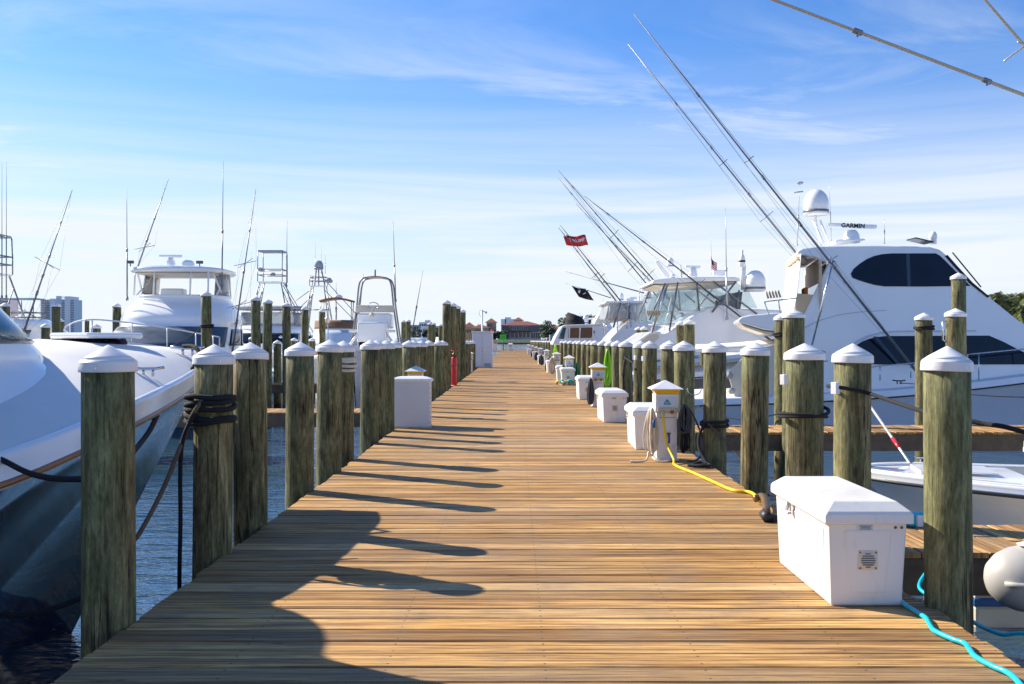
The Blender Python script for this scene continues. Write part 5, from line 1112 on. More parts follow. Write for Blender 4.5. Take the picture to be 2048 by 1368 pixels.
for yy in (.62, .78): antenna(t3, (-7.0, yy, 4.0), (-7.0, yy, 9.0), .022, 'alu')
place_boat(t3, (-19.3, 28.5, WATER), R(-90))
t4 = thing('tower_boat', 'small distant boat with flat tower top next to the condo', 'boat')
simple_boat(t4, None, 10, 3.8, 1.3, 2.0, 0); cabin(t4, 'house', [(1.4, -3, -8, 1.5, 2.6), (2.6, -4, -8, 1.4, 2.6), (2.8, -4.2, -7.5, 1.3, 2.6)], 'gel_white')
tower(t4, (-6, 0, 0), 2.7, 3.6, 1.8, 1.5, 1.6, 1.4, 'alu', .04, (.5,), 4, True, .9)
place_boat(t4, (-31.5, 57, WATER), R(-90))
b5 = thing('canvas_boat', 'white boat with brown canvas top and brown enclosure behind the lamp pile', 'boat')
simple_boat(b5, None, 10, 3.7, 1.3, 1.9, 0)
LB = [(1.3, -2.6, -8.5, 1.15, 2.8), (2.15, -3.0, -8.5, 1.15, 2.8), (2.2, -3.1, -8.5, 1.12, 2.8), (3.05, -3.9, -8.5, 1.0, 2.8), (3.45, -4.3, -8.4, 1.0, 2.8)]
cabin(b5, 'cabin', LB, 'gel_white')
patch(b5, 'lower_canvas', LB, .15, .98, -1.5, 1.5, 'canvas_brown'); patch(b5, 'windscreen', LB, 2.1, 2.9, -1.35, 1.35, 'panel_pale'); patch(b5, 'upper_canvas', LB, 3.0, 3.95, -1.6, 1.6, 'canvas_brown')
m = MB(); m.grid([[(-5.0 - 2.2 * u, -.75 + 1.5 * v, 4.32 + .14 * math.sin(v * 3.14) + .06 * u) for v in (0, .2, .4, .6, .8, 1)] for u in (0, .5, 1)]); m.build('bimini', 'canvas_brown', b5, solid=.09)
for sy in (-.7, .7): tubes(b5, 'bimini_pole', [[(-5.2, sy, 3.2), (-5.2, sy, 4.3)]], .02, 'alu'); tubes(b5, 'bimini_pole', [[(-6.0, sy, 3.2), (-6.9, sy, 4.35)]], .02, 'alu')
m = MB(); m.lathe([(.2, 0), (.22, .12), (.1, .2)], (-6.5, .0, 4.5), 14); m.build('radar_dome', 'gel_white', b5); antenna(b5, (-6.6, -.1, 3.0), (-6.6, -.1, 5.3), .04, 'alu')
place_boat(b5, (-7.75, 40.0, WATER), R(-90 + 6))
b6 = thing('console_boat', 'white centre console boat with steering wheel and bent pipe top', 'boat')
simple_boat(b6, None, 9.5, 2.7, 1.95, 2.3, 0)
m = MB(); m.box((-5.6, 0, 2.35), (.9, 1.3, .60)); m.build('seat_back', 'gel_white', b6, bevel=.08)
m = MB(); m.box((-4.9, 0, 1.75), (1.0, 1.1, 1.1)); m.build('console', 'gel_white', b6, bevel=.08)
m = MB(); m.box((-5.3, 0, 2.82), (.12, 1.5, .28)); m.build('dashboard', 'gel_cream', b6, bevel=.04)
m = MB(); m.tube([(-4.75, .02 + .2 * math.cos(a), 2.92 + .13 * math.sin(a)) for a in [k * math.pi / 9 for k in range(18)]], .018, 6, closed=True); m.rod((-4.75, -.17, 2.92), (-4.75, .2, 2.92), .012); m.rod((-4.75, .02, 2.92), (-4.9, .02, 2.75), .02); m.build('steering_wheel', 'steel', b6)
m = MB(); m.box((-4.6, 0, 1.95), (.25, 1.75, .10)); m.build('leaning_post', 'gel_white', b6, bevel=.03)
for sy in (-1, 1): tubes(b6, 'post_strut', [[(-4.6, sy * .5, 1.9), (-4.6, sy * .95, 1.3)]], .05, 'gel_white')
m = MB(); m.lathe([(.10, 0), (.11, .04)], (-4.68, -.02, 2.55), 14, axis='X'); m.build('gauge', 'gel_cream', b6)
m = MB(); m.b2(-5.0, -4.4, -.55, .55, 1.2, 1.62); m.build('cooler', 'gel_white', b6, bevel=.08)
m = MB(); m.box((-4.5, .15, 1.33), (.1, .22, .14)); m.build('cooler_vent', 'stucco_dark', b6, bevel=.02)
pts = catmull([(-5.4, -.95, 1.3), (-5.4, -.72, 2.9), (-5.4, -.60, 3.85), (-5.4, -.3, 4.05), (-5.4, .3, 4.05), (-5.4, .60, 3.85), (-5.4, .72, 2.9), (-5.4, .95, 1.3)], 6)
for dx in (0, -.7): tubes(b6, 'pipe_top', [[Vector(p) + Vector((dx, 0, 0)) for p in pts]], .035, 'alu')
m = MB(); m.box((-5.75, 0, 4.06), (.8, .6, .04)); m.build('top_canvas', 'outlet_tan', b6); tubes(b6, 'nav_light', [[(-5.4, 0, 4.05), (-5.4, 0, 4.35)]], .03, 'stucco_dark')
antenna(b6, (-5.4, .8, 3.1), (-5.4, .70, 6.25), .026, 'alu'); antenna(b6, (-5.4, -.85, 1.7), (-5.4, -.45, 4.2), .026, 'alu', 'fishing_rod'); antenna(b6, (-5.0, 1.45, 1.7), (-5.0, 1.9, 4.3), .026, 'alu', 'fishing_rod')
for ch in b6.children:
    if ch.name.split('.')[0] not in ('hull', 'gunwale', 'deck'): ch.location.z = .92
place_boat(b6, (-5.45, 32.6, WATER), R(-90))
b7 = thing('small_skiff', 'small white skiff with blue cover far beyond the console boat', 'boat')
simple_boat(b7, None, 6, 2.2, .9, 1.3, 0); m = MB(); m.box((-3, 0, 1.5), (1.2, 1.0, 1.2)); m.build('console', 'gel_white', b7, bevel=.08); m = MB(); m.box((-2.8, 0, 2.35), (.06, 1.1, .6)); m.build('windscreen', 'boat_glass', b7); m = MB(); m.box((-1.6, 0, 1.35), (1.4, 1.5, .35)); m.build('bow_cover', 'blue', b7, bevel=.1)
place_boat(b7, (-5.9, 50, WATER), R(-90))
b8 = thing('open_skiff', 'open white skiff with flat console beside the four tall piles', 'boat')
simple_boat(b8, None, 7, 2.4, 1.1, 1.5, 0); m = MB(); m.box((-3, 0, 2.2), (.8, 1.8, .14)); m.build('flat_top', 'gel_white', b8, bevel=.03)
for sx, sy in ((-2.7, .8), (-2.7, -.8), (-3.3, .8), (-3.3, -.8)): tubes(b8, 'top_leg', [[(sx, sy, 1.3), (sx, sy, 2.15)]], .03, 'alu')
m = MB(); m.lathe([(.3, 0), (.3, .04)], (-2.6, .1, 1.75), 16, axis='X'); m.build('ring_buoy', 'gel_white', b8)
place_boat(b8, (-5.0, 56, WATER), R(-90))
for i, (px, d, lab) in enumerate(((700, 58, 'white cabin boat far behind the brown canvas boat'), (478, 62, 'dark-windowed white boat partly behind the sportfisher stern'), (836, 90, 'tiny white boat on the far water beside the skiffs'), (925, 75, 'white boat half hidden behind the tall piles'))):
    bb = thing('moored_boat', lab, 'boat'); simple_boat(bb, None, 10, 3.8, 1.3, 2.0, 0); L_ = [(1.4, -3, -8, 1.5, 2.6), (2.4, -4, -8, 1.4, 2.6), (2.8, -4.6, -7.5, 1.2, 2.6)]
    cabin(bb, 'cabin', L_, 'gel_white'); patch(bb, 'cabin_window', L_, .3, .9, -1.3, 1.3, 'tint'); rail(bb, [(-2.5, -1.4, 1.6), (-.2, 0, 2.0), (-2.5, 1.4, 1.6)], .4, .02, 5)
    place_boat(bb, (W(px, 682, d).x, d, WATER), R(-90 + i * 5))
# ================================================================== ropes, hoses and cords on the dock
def coil(root, name, c, w, h, depth, n, r, mat, sag=.06, seed=1, ax=(1, 0, 0)):
    """a hank of line hung over a hook: n elongated loops"""
    rr = random.Random(seed); c = Vector(c); ax = Vector(ax)
    for i in range(n):
        m = MB(); hw = w * (.08 + .42 * (i + .5) / n); hh = h * rr.uniform(.86, 1.0); ox = w * rr.uniform(-.18, .18); oy = depth * rr.uniform(-.5, .5)
        P = [c + ax * (ox * (1 - math.cos(a)) * .5 + hw * math.sin(a) * (.55 + .45 * (1 - math.cos(a)) / 2)) + Vector((0, oy + .01 * math.sin(3 * a + i), -hh * (1 - math.cos(a)) / 2)) for a in [2 * math.pi * k / 28 for k in range(28)]]
        m.tube(P, r, 6, closed=True); m.build(name, mat, root)
h = thing('cream_hose', 'cream hose hung in loops on the first power pedestal', 'hose', (1.68, 12.2, 0))
coil(h, 'loop', (1.705, 12.17, .66), .19, .60, .10, 9, .0125, 'hose_cream', seed=3)
m = MB(); m.tube(catmull([(1.66, 12.12, .12), (1.62, 12.02, .03), (1.52, 11.98, .016), (1.42, 12.0, .016)], 6), .0125, 6); m.build('tail', 'hose_cream', h)
m = MB(); m.tube(catmull([(1.70, 12.12, .1), (1.76, 12.0, .02), (1.86, 11.99, .016), (1.95, 12.06, .05), (1.97, 12.13, .2)], 6), .0125, 6); m.build('tail', 'hose_cream', h)
m = MB(); m.rod((1.72, 12.10, .42), (1.725, 12.10, .52), .018); m.build('fitting', 'blue', h)
h = thing('dark_cable', 'dark grey cable coiled against the far face of the first pedestal', 'cable', (2.12, 12.2, 0))
coil(h, 'loop', (2.115, 12.16, .70), .19, .36, .10, 10, .014, 'hose_grey', seed=5); coil(h, 'loop', (2.115, 12.18, .50), .13, .40, .10, 5, .012, 'rope_black', seed=8)
m = MB(); m.tube(catmull([(2.17, 12.16, .66), (2.25, 12.12, .5), (2.34, 12.1, .25), (2.30, 12.05, .08), (2.2, 12.0, .02), (2.12, 12.0, .02)], 6), .012, 6); m.build('tail', 'hose_grey', h)
gz = lambda px, py, z=0.0: Vector(((px - PX) * (EYE - z) / (py - PY), FPX * (EYE - z) / (py - PY), z))
yc = [(1.84, 12.165, .60), (1.842, 12.10, .52), (1.85, 12.08, .40), (1.88, 12.05, .22), (1.93, 11.85, .06), gz(1350, 930, .02), gz(1385, 945, .02), gz(1430, 965, .02), gz(1465, 980, .02), gz(1498, 984, .02), gz(1512, 992, .05), gz(1520, 1003, .03)]
h = thing('yellow_cord', 'thick yellow shore power cord snaking from the first pedestal to the dock edge', 'cord', (1.84, 12.1, 0))
m = MB(); m.tube(catmull(yc, 8), .0165, 9); m.build('cord', 'cord_yellow', h)
m = MB(); m.rod((1.84, 12.185, .625), (1.841, 12.155, .565), .024); m.build('plug', 'panel_pale', h)
h = thing('plug_connector', 'dark corroded cord connector lying at the dock edge by the yellow cord', 'connector', gz(1528, 1015))
p = gz(1518, 1000, .05); q = gz(1531, 1035, .03); m = MB(); m.tube(catmull([p + Vector((-.03, .05, .0)), p + Vector((.04, .0, .03)), q + Vector((.03, .08, .05)), q], 5), .034, 9); m.build('sleeve', 'bronze', h)
m = MB(); m.rod(q + Vector((0, .04, .03)), q + Vector((.01, -.06, .0)), .045, seg=10); m.box(q + Vector((.05, 0, 0)), (.09, .07, .05)); m.build('socket', 'rub_black', h)
m = MB(); m.rod(gz(1545, 1028, .02), gz(1560, 1031, .02), .016); m.build('yellow_tail', 'cord_yellow', h)
cy = [gz(1790, 1188, .017), gz(1808, 1208, .017), gz(1830, 1222, .017), gz(1852, 1236, .017), gz(1860, 1250, .017), gz(1870, 1262, .017), gz(1905, 1278, .017), gz(1930, 1287, .017), gz(1940, 1300, .017), gz(1952, 1314, .017), gz(1985, 1332, .017), gz(2015, 1345, .017), gz(2035, 1362, .017), gz(2060, 1395, .017), gz(2120, 1470, .017)]
h = thing('cyan_hose', 'bright cyan water hose snaking over the deck past the closest dock box', 'hose', gz(1808, 1208))
m = MB(); m.tube(catmull(cy, 8), .0135, 9); m.build('hose', 'hose_cyan', h)
rope('cyan_hose', 'cyan hose hanging off the dock edge over the water under the finger pier', [gz(1806, 1158, .0) + Vector((.4, .6, -.1)), W(1840, 1178, 6.6), W(1900, 1212, 6.3), W(1950, 1246, 6.1), W(2000, 1268, 5.9), W(2100, 1300, 5.7), (3.6, 5.3, -1.1)], .013, 'hose_cyan', cat='hose')
wr = thing('wound_rope', 'black rope turns low on the pile behind the yellow cord, with heap', 'rope', (2.465, 12.05, .3)); winding(wr, 2.465, 12.05, (.46, .50), .150, .018, 'rope_black')
m = MB(); m.tube(catmull([(2.33, 11.95, .48), (2.24, 11.85, .36), (2.22, 11.75, .2), (2.27, 11.6, .05), (2.2, 11.5, .03), (2.1, 11.55, .03), (2.22, 11.62, .05), (2.3, 11.5, .03), (2.18, 11.42, .03), (2.04, 11.5, .03)], 6), .02, 7); m.build('heap', 'rope_black', wr)
m = MB(); m.tube(catmull([(2.36, 11.92, .49), (2.62, 11.7, .2), (2.95, 11.3, -.3)], 6), .012, 6); m.build('lead', 'rope_brown', wr)
wr = thing('rope_loop', 'black rope loop slung round the stout pile', 'rope', (2.465, 8.33, .9)); 
m = MB(); m.tube([(2.465 + .205 * math.cos(a), 8.33 + .205 * math.sin(a), .885 + .035 * math.cos(a - .5) + .012 * math.sin(2 * a)) for a in [2 * math.pi * k / 40 for k in range(40)]], .016, 8, closed=True); m.build('loop', 'rope_black', wr)
m = MB(); m.tube([(2.455 + .20 * math.cos(a), 8.33 + .20 * math.sin(a), .865 + .02 * math.cos(a + 2.4)) for a in [2 * math.pi * k / 40 for k in range(40)]], .014, 8, closed=True); m.build('loop', 'rope_black', wr)
rope('taut_line', 'taut black line running past the plated pile to behind the biggest pile', [W(1655, 772, 7.35), W(1662, 773, 7.05), W(1700, 778, 7.0), W(1742, 788, 6.98), W(1800, 808, 6.4), W(1860, 826, 5.9), W(1960, 846, 5.6), W(2080, 874, 5.5), (4.6, 6.2, .45), (5.9, 7.2, .03)], .014)
for (px, py, d, lab) in ((1566.5, 759, 8.19, 'small white tag plate on the stout pile'), (1669, 776, 7.03, 'small white tag plate on the pile crossed by the black line'), (1286, 717, 17.76, 'small white tag plate on a farther pile'), (1270.5, 715, 18.95, 'white tag plate on a pile half hidden behind another')):
    p = W(px, py, d); m = MB(); m.box((p.x, p.y - .02, p.z), (.045, .05, .085), -.9); tag(m.build('tag_plate', 'cap_white', None, bevel=.003), lab, 'plate', 'white tag plates on piles')
h = thing('pile_hook', 'bent steel hook screwed to the sixth pedestal-side pile', 'hook', (2.5, 13.86, .9)); m = MB(); c = W(1388, 778, 13.82); m.tube([c + Vector((.10 * math.cos(a), -.02, .085 * math.sin(a))) for a in [math.pi + k * math.pi / 9 for k in range(11)]], .008, 6); m.build('bent_rod', 'steel', h)
h = thing('lime_hose', 'lime green hose hung in long loops on the twelfth pile', 'hose', (2.3, 25.0, .6)); coil(h, 'loop', (2.37, 24.98, 1.28), .24, .98, .14, 12, .016, 'hose_lime', seed=11)
h = thing('lime_hose', 'small far lime green hose on a distant pile', 'hose', (2.3, 56, .6)); coil(h, 'loop', (2.32, 56, 1.25), .3, .9, .14, 8, .03, 'hose_lime', seed=13)
h = thing('hanging_rope', 'dark twisted rope hanging down the tenth pile', 'rope', (2.3, 21.2, .5)); braid([(2.40, 21.18, 1.15), (2.37, 21.16, 1.02), (2.345, 21.15, .8), (2.35, 21.15, .5), (2.35, 21.15, .18)], .018, .02, 9, 'strand', 'rope_black', h)
m = MB(); m.tube(catmull([(2.40, 21.15, 1.12), (2.55, 20.4, .98), (2.44, 19.4, .93), (2.33, 18.95, .95)], 6), .018, 6); m.build('strand', 'rope_black', h)
h = thing('dark_cable', 'dark cable hank hung on the second power pedestal', 'cable', (1.7, 22.1, 0)); coil(h, 'loop', (1.71, 22.08, .66), .17, .60, .12, 10, .016, 'hose_grey', seed=17)
h = thing('dark_cable', 'black cable hank at the third power pedestal', 'cable', (1.68, 33.4, 0)); coil(h, 'loop', (1.68, 33.8, .66), .26, .66, .14, 10, .022, 'hose_grey', seed=19)
h = thing('green_hose', 'green hose loops beside the third power pedestal', 'hose', (2.1, 34, 0)); coil(h, 'loop', (2.14, 33.9, .72), .30, .62, .14, 9, .02, 'hose_green', seed=23)
h = thing('hose_heap', 'heap of blue, yellow and green hoses at the third pedestal foot', 'hose', (1.6, 33.2, 0))
for i, (mt, x) in enumerate((('blue', 1.62), ('cord_yellow', 1.58), ('hose_green', 2.0), ('hose_cyan', 1.7))):
    m = MB(); m.tube([(x + .2 * math.cos(a), 32.9 - .1 * i + .15 * math.sin(a), .03 + .02 * i + .10 * abs(math.sin(a * 2))) for a in [2 * math.pi * k / 20 for k in range(20)]], .022, 6, closed=True); m.build('coil', mt, h)
h = thing('cream_hose', 'cream hose hank leaning at the fourth power pedestal', 'hose', (1.62, 43, 0)); coil(h, 'loop', (1.68, 43.8, .75), .42, .74, .14, 8, .022, 'hose_cream', seed=29)
for i, d in enumerate((47.5, 60.5, 74, 90)): h = thing('dark_cable', f'tiny dark cable hank at the {ORD[i+4]} pedestal', 'cable', (1.66, d, 0)); coil(h, 'loop', (1.62, d, .62), .30, .6, .14, 7, .04, 'hose_grey', seed=31 + i)
wr = thing('wound_rope', 'pale rope turns round the sixth boat-side pile', 'rope', (-2.185, 12.37, 1.1)); winding(wr, -2.185, 12.37, (1.19, 1.235, 1.12, 1.28), .148, .020, 'rope_white')
wr = thing('wound_rope', 'black rope turns under the cap of the slim finger pile', 'rope', (7.39, 17.62, 1.7)); winding(wr, 7.39, 17.62, (1.72, 1.75), .150, .02, 'rope_black')
wr = thing('wound_rope', 'black rope turn near the top of the slim dark pile', 'rope', (4.83, 17.62, 1.5)); winding(wr, 4.83, 17.62, (1.60, 1.64), .150, .02, 'rope_black')
h = thing('grab_handle', 'bent steel grab handle on the stout pile before the yacht', 'handle', (7.0, 15.7, 1.5)); m = MB(); m.tube([W(1892, 642, 15.75), W(1886, 644, 15.75), W(1886, 680, 15.75), W(1893, 684, 15.75)], .016, 7); m.build('rod', 'steel', h)
h = thing('dock_lamp', 'small lamp bracketed to the dark green pile', 'lamp', W(655, 640, 38.8)); p = W(655, 641, 38.7); m = MB(); m.lathe([(.05, 0), (.09, .05), (.09, .18), (.04, .24)], p + Vector((0, 0, -.1)), 12); m.build('globe', 'gel_cream', h); m = MB(); m.rod(p, p + Vector((-.12, .1, .1)), .03); m.rod(p + Vector((.02, 0, -.1)), p + Vector((.02, 0, -1.2)), .02); m.build('bracket', 'stucco_grey', h)
h = thing('boat_hook', 'white pole with red band leaning by the skiff', 'pole', W(1835, 952, 11)); m = MB(); m.rod(W(1732, 800, 14), W(1838, 953, 11.2), .018); m.build('shaft', 'pole_white', h); m = MB(); ha, hb2 = W(1732, 800, 14), W(1838, 953, 11.2); m.rod(ha.lerp(hb2, .56), ha.lerp(hb2, .68), .025); m.build('red_band', 'red', h)

# ================================================================== skiff between the finger piers
sk = thing('bay_skiff', 'open white skiff with quilted blue-edged bolster beside the finger pier', 'boat')
stk = [(0, .04, .62, .01), (.35, .45, .62, .05), (1.0, .80, .60, .35), (2.2, 1.10, .56, .8), (4, 1.15, .55, .95), (7.0, 1.1, .55, .95)]
make_hull(sk, stk, (0, 0, 0), rake=.7, band=.12, camber=.02, hullmat='gel_white', deckmat='gel_white', rail='rub_black', flare=.5, inset=.16, drop=.34)
for sg in (1, -1):
    m = MB(); P = smoothpath(stk, 4); m.grid([[(-u, sg * (max(v, .03) - .03), z + .012), (-u, sg * max(v - .21, .0), z + .012)] for u, v, z, _ in P]); m.build('side_deck', 'gel_white', sk, solid=.015)
m = MB(); m.box((-3.2, .87, .44), (2.7, .10, .22)); m.build('quilted_bolster', 'quilt', sk, bevel=.04)
m = MB(); m.box((-4.59, .87, .44), (.06, .11, .23)); m.build('bolster_end', 'blue', sk, bevel=.02)
m = MB(); m.box((-5.6, .1, .40), (1.2, .7, .34)); m.build('cooler_seat', 'gel_white', sk, bevel=.03)
m = MB(); m.box((-5.6, .1, .62), (1.24, .72, .09)); m.build('seat_cushion', 'quilt', sk, bevel=.035)
m = MB(); m.box((-5.6, .1, .575), (1.26, .74, .03)); m.build('seat_piping', 'blue', sk)
m = MB(); m.box((-3.9, -.98, .60), (.6, .12, .05), .05); m.build('yellow_case', 'cord_yellow', sk, bevel=.015)
m = MB(); m.b2(-1.5, -.7, -.3, .3, .625, .645); m.build('fore_hatch', 'gel_white', sk, bevel=.008)
cleat(sk, (-.9, -.62, .64), .2, .8); cleat(sk, (-5.1, -1.0, .57), .1, .9, 'black')
place_boat(sk, (3.85, 11.2, WATER + .42), R(180 - 12))
h = thing('finger_gear', 'cyan and white tackle bag on the skiff side of the finger pier', 'bag', W(1830, 1040, 7.85)); p = W(1829, 1040, 7.9); m = MB(); m.box((p.x, p.y, .055), (.16, .1, .11), .3); m.build('bag', 'hose_cyan', h, bevel=.02); m = MB(); m.box((p.x + .02, p.y - .055, .05), (.05, .02, .09), .3); m.build('panel', 'gel_white', h)
# ---- inflatable dinghy, its tube end cut by the frame
dg = thing('inflatable_dinghy', 'grey inflatable dinghy tube end hung beside the finger pier', 'dinghy', W(2040, 1150, 6.3))
m = MB(); A = W(2046, 1157, 6.25); pr = []
rings = []
for i, (dx, rr) in enumerate(((-.235, .012), (-.225, .06), (-.20, .11), (-.14, .165), (-.06, .200), (.06, .220), (.3, .228), (1.6, .228))): rings.append([A + Vector((dx, rr * math.cos(a), rr * math.sin(a))) for a in [2 * math.pi * k / 28 for k in range(28)]])
m.loft(rings); m.build('tube', 'rib_grey', dg)
m = MB(); rings = []
for i, (dx, rr) in enumerate(((-.19, .145), (-.13, .186), (-.06, .214), (.05, .230), (.3, .236), (1.6, .236))): rings.append(A + Vector((dx, -rr, .0)))
m.tube(rings, .018, 7); m.build('rub_strake', 'rib_grey', dg)
m = MB(); m.lathe([(.06, 0), (.065, .008), (.04, .018)], A + Vector((.02, -.02, .216)), 18); m.build('valve_patch', 'cap_white', dg); m = MB(); m.box(A + Vector((.14, -.10, .20)), (.18, .09, .02), .1); m.build('handle_patch', 'rub_black', dg)
m = MB(); m.b2(A.x + .10, A.x + 1.6, A.y - .98, A.y + .05, A.z - .30, A.z - .10); m.build('floor', 'rib_grey', dg, bevel=.05)
m = MB(); rings = []
for dx, rr in ((.10, .012), (.115, .06), (.14, .11), (.2, .165), (.28, .200), (.4, .220), (1.6, .228)): rings.append([A + Vector((dx, -.95 + rr * math.cos(a), rr * math.sin(a))) for a in [2 * math.pi * k / 28 for k in range(28)]])
m.loft(rings); m.build('tube', 'rib_grey', dg)
m = MB(); m.box(A + Vector((1.5, -.48, .05)), (.06, .95, .5)); m.build('transom', 'gel_white', dg, bevel=.02)
lf3 = thing('dinghy_lift', 'timber lift cradle holding up the grey inflatable', 'boat lift', (A.x + .9, A.y - .45, WATER))
for dx in (.45, 1.25):
    m = MB(); m.b2(A.x + dx - .06, A.x + dx + .06, A.y - 1.2, A.y + .25, A.z - .42, A.z - .305); m.build('cross_beam', 'beam_wood', lf3)
    for dy in (-1.12, .17): m = MB(); m.rod((A.x + dx, A.y + dy, WATER - .8), (A.x + dx, A.y + dy, A.z - .425), .07, seg=10); m.build('post', 'pile_wood', lf3)
# stacked trim boards under the finger pier (hull of a low skiff seen in the gap)
h = thing('low_skiff', 'blue-trimmed low hull seen in the gap below the finger pier', 'boat', W(1990, 1195, 8.6)); m = MB(); p = W(1985, 1190, 8.6); m.b2(p.x - .2, p.x + 2.5, 8.5, 9.6, WATER - .1, p.z - .07); m.build('hull', 'gel_cream', h, bevel=.03); m = MB(); m.b2(p.x - .22, p.x + 2.52, 8.47, 9.62, p.z - .068, p.z + .0); m.build('blue_band', 'blue', h, bevel=.01); m = MB(); m.b2(p.x - .2, p.x + 2.5, 8.5, 9.6, p.z + .001, p.z + .06); m.build('top_band', 'vinyl_tan', h)
# ---- outrigger poles of the boat moored just outside the frame
ob = thing('outrigger_boat', 'tan outrigger poles reaching in from a boat outside the frame', 'boat')
simple_boat(ob, None, 9, 3.0, 1.1, 1.6, 0)
m = MB(); m.box((-4.6, 0, 1.9), (1.2, 1.0, 1.3)); m.build('console', 'gel_white', ob, bevel=.08)
m = MB(); m.box((-4.8, 0, 3.7), (2.4, 2.0, .1)); m.build('hardtop', 'gel_white', ob, bevel=.04)
for sx in (-3.9, -5.7):
    for sy in (-.7, .7): tubes(ob, 'top_leg', [[(sx, sy, 1.2), (sx * .98, sy, 3.66)]], .028, 'alu')
place_boat(ob, (16.2, 12.4, WATER), 0)
T = Vector((16.2, 12.4, WATER)); base = Vector((-4.6, -.9, 3.76)) + T
m = MB(); P0, P1 = W(1548, 0, 8.6), W(2048, 190, 10.0); dirv = (P1 - P0); t_end = (base.x - P0.x) / dirv.x
m.tube([P0 - dirv * .25, P0, P1, base], .008, 8, r1=.024); o = m.build('outrigger', 'pole_tan', None); o.parent = ob; o.matrix_parent_inverse = Matrix.Translation(-T)
for t in (.30, .83):
    q = MB(); c = P0.lerp(P1, t); q.rod(c - dirv.normalized() * .05, c + dirv.normalized() * .05, .028); q.rod(c, c + Vector((0, -.01, -.05)), .01); o2 = q.build('ferrule', 'alu', None); o2.parent = ob; o2.matrix_parent_inverse = Matrix.Translation(-T)
base2 = Vector((-4.6, .9, 3.76)) + T
Q0, Q1 = W(1955, -18, 11.0), W(2048, 90, 11.3)
q = MB(); q.tube([Q0 + (Q0 - Q1) * .6, Q0, Q1, Q1.lerp(base2, .5), base2], .009, 8, r1=.024); o2 = q.build('outrigger', 'pole_tan', None); o2.parent = ob; o2.matrix_parent_inverse = Matrix.Translation(-T)
q = MB(); q.rod(W(2009, 122, 11.2), W(2060, 84, 11.4), .013); q.rod(W(2036, 84, 11.2), W(2060, 96, 11.4), .012); o2 = q.build('spreader', 'pole_white', None); o2.parent = ob; o2.matrix_parent_inverse = Matrix.Translation(-T)

# ================================================================== far shore
SHD = 800.0
m = MB(); m.add([(-2600, SHD + 4, WATER - 1), (1500, SHD + 4, WATER - 1), (1500, SHD + 4, .6), (-2600, SHD + 4, .6), (-2600, 2600, .9), (1500, 2600, .9)], [(0, 1, 2, 3), (3, 2, 5, 4)]); struct(m.build('far_shore', 'rock_dark'))
sw = thing('sea_wall', 'low tan sea wall along the far shore beyond the dock end', 'wall', (-20, SHD, WATER))
for i in range(34):
    m = MB(); x = -75 + i * 4.2; m.b2(x, x + 4.05, SHD, SHD + .8, -.2, 2.6 + .12 * math.sin(i * 2.3)); m.build('panel', 'seawall', sw)
m = MB(); m.b2(-76, 70, SHD - .6, SHD + 2, WATER - .5, -.2); m.build('footing', 'rock_dark', sw)
def hip(m, x0, x1, y0, y1, z0, z1, ov=1.0):
    x0 -= ov; x1 += ov; y0 -= ov; y1 += ov; hy = (y1 - y0) / 2; r0, r1 = (x0 + hy, x1 - hy) if x1 - x0 > 2 * hy else ((x0 + x1) / 2 - .1, (x0 + x1) / 2 + .1)
    m.add([(x0, y0, z0), (x1, y0, z0), (x1, y1, z0), (x0, y1, z0), (r0, (y0 + y1) / 2, z1), (r1, (y0 + y1) / 2, z1)], [(0, 1, 5, 4), (1, 2, 5), (2, 3, 4, 5), (3, 0, 4), (3, 2, 1, 0)])
def house(name, label, px0, px1, ytop, yeave, ybase, d, wall, rows, depth=14, arches=False, tower=None):
    x0, x1 = W(px0, 0, d).x, W(px1, 0, d).x; zt, ze, zb = W(0, ytop, d).z, W(0, yeave, d).z, W(0, ybase, d).z - 3
    r = thing(name, label, 'house', ((x0 + x1) / 2, d, zb))
    m = MB(); m.b2(x0, x1, d, d + depth, zb, ze); m.build('wall', wall, r)
    m = MB(); hip(m, x0, x1, d, d + depth, ze + .01, zt, 1.3); rf = m.build('roof', 'roof_tile', r)
    for (ya, yb, n, u0, u1, arch) in rows:
        za, zb2 = W(0, yb, d).z, W(0, ya, d).z; ww = (u1 - u0) * (x1 - x0) / n
        for k in range(n):
            cx = x0 + (x1 - x0) * u0 + ww * (k + .5); hw = ww * .34; mm = MB()
            if arch: pl = [(cx - hw, za), (cx + hw, za), (cx + hw, zb2 - hw)] + [(cx + hw * math.cos(a), zb2 - hw + hw * math.sin(a)) for a in [j * math.pi / 6 for j in range(1, 6)]] + [(cx - hw, zb2 - hw)]
            else: pl = [(cx - hw, za), (cx + hw, za), (cx + hw, zb2), (cx - hw, zb2)]
            mm.prism(pl, d - .15, d + .3); mm.build('window', 'house_window', r)
    return r
hs = house('mansion', 'long grey mansion with red tile roof and arched loggia on the far shore', 1004, 1082, 642, 650.5, 679, SHD + 14, 'stucco_grey', [(652.5, 660, 9, .21, .72, False), (665, 675, 5, .22, .72, True), (653, 660, 3, .02, .2, False), (653, 660, 4, .74, .98, False), (665, 675, 3, .02, .2, True), (666, 676, 4, .74, .98, False)], 22)
d = SHD + 13; m = MB(); m.b2(W(1004, 0, d).x - .4, W(1019, 0, d).x, d - .7, d + .6, W(0, 663, d).z, W(0, 651.5, d).z); m.build('dark_wing', 'stucco_dark', hs)
m = MB(); m.b2(W(1060, 0, d).x, W(1082, 0, d).x + .4, d - .7, d + .6, W(0, 663.5, d).z, W(0, 651.5, d).z); m.build('dark_wing', 'stucco_dark', hs)
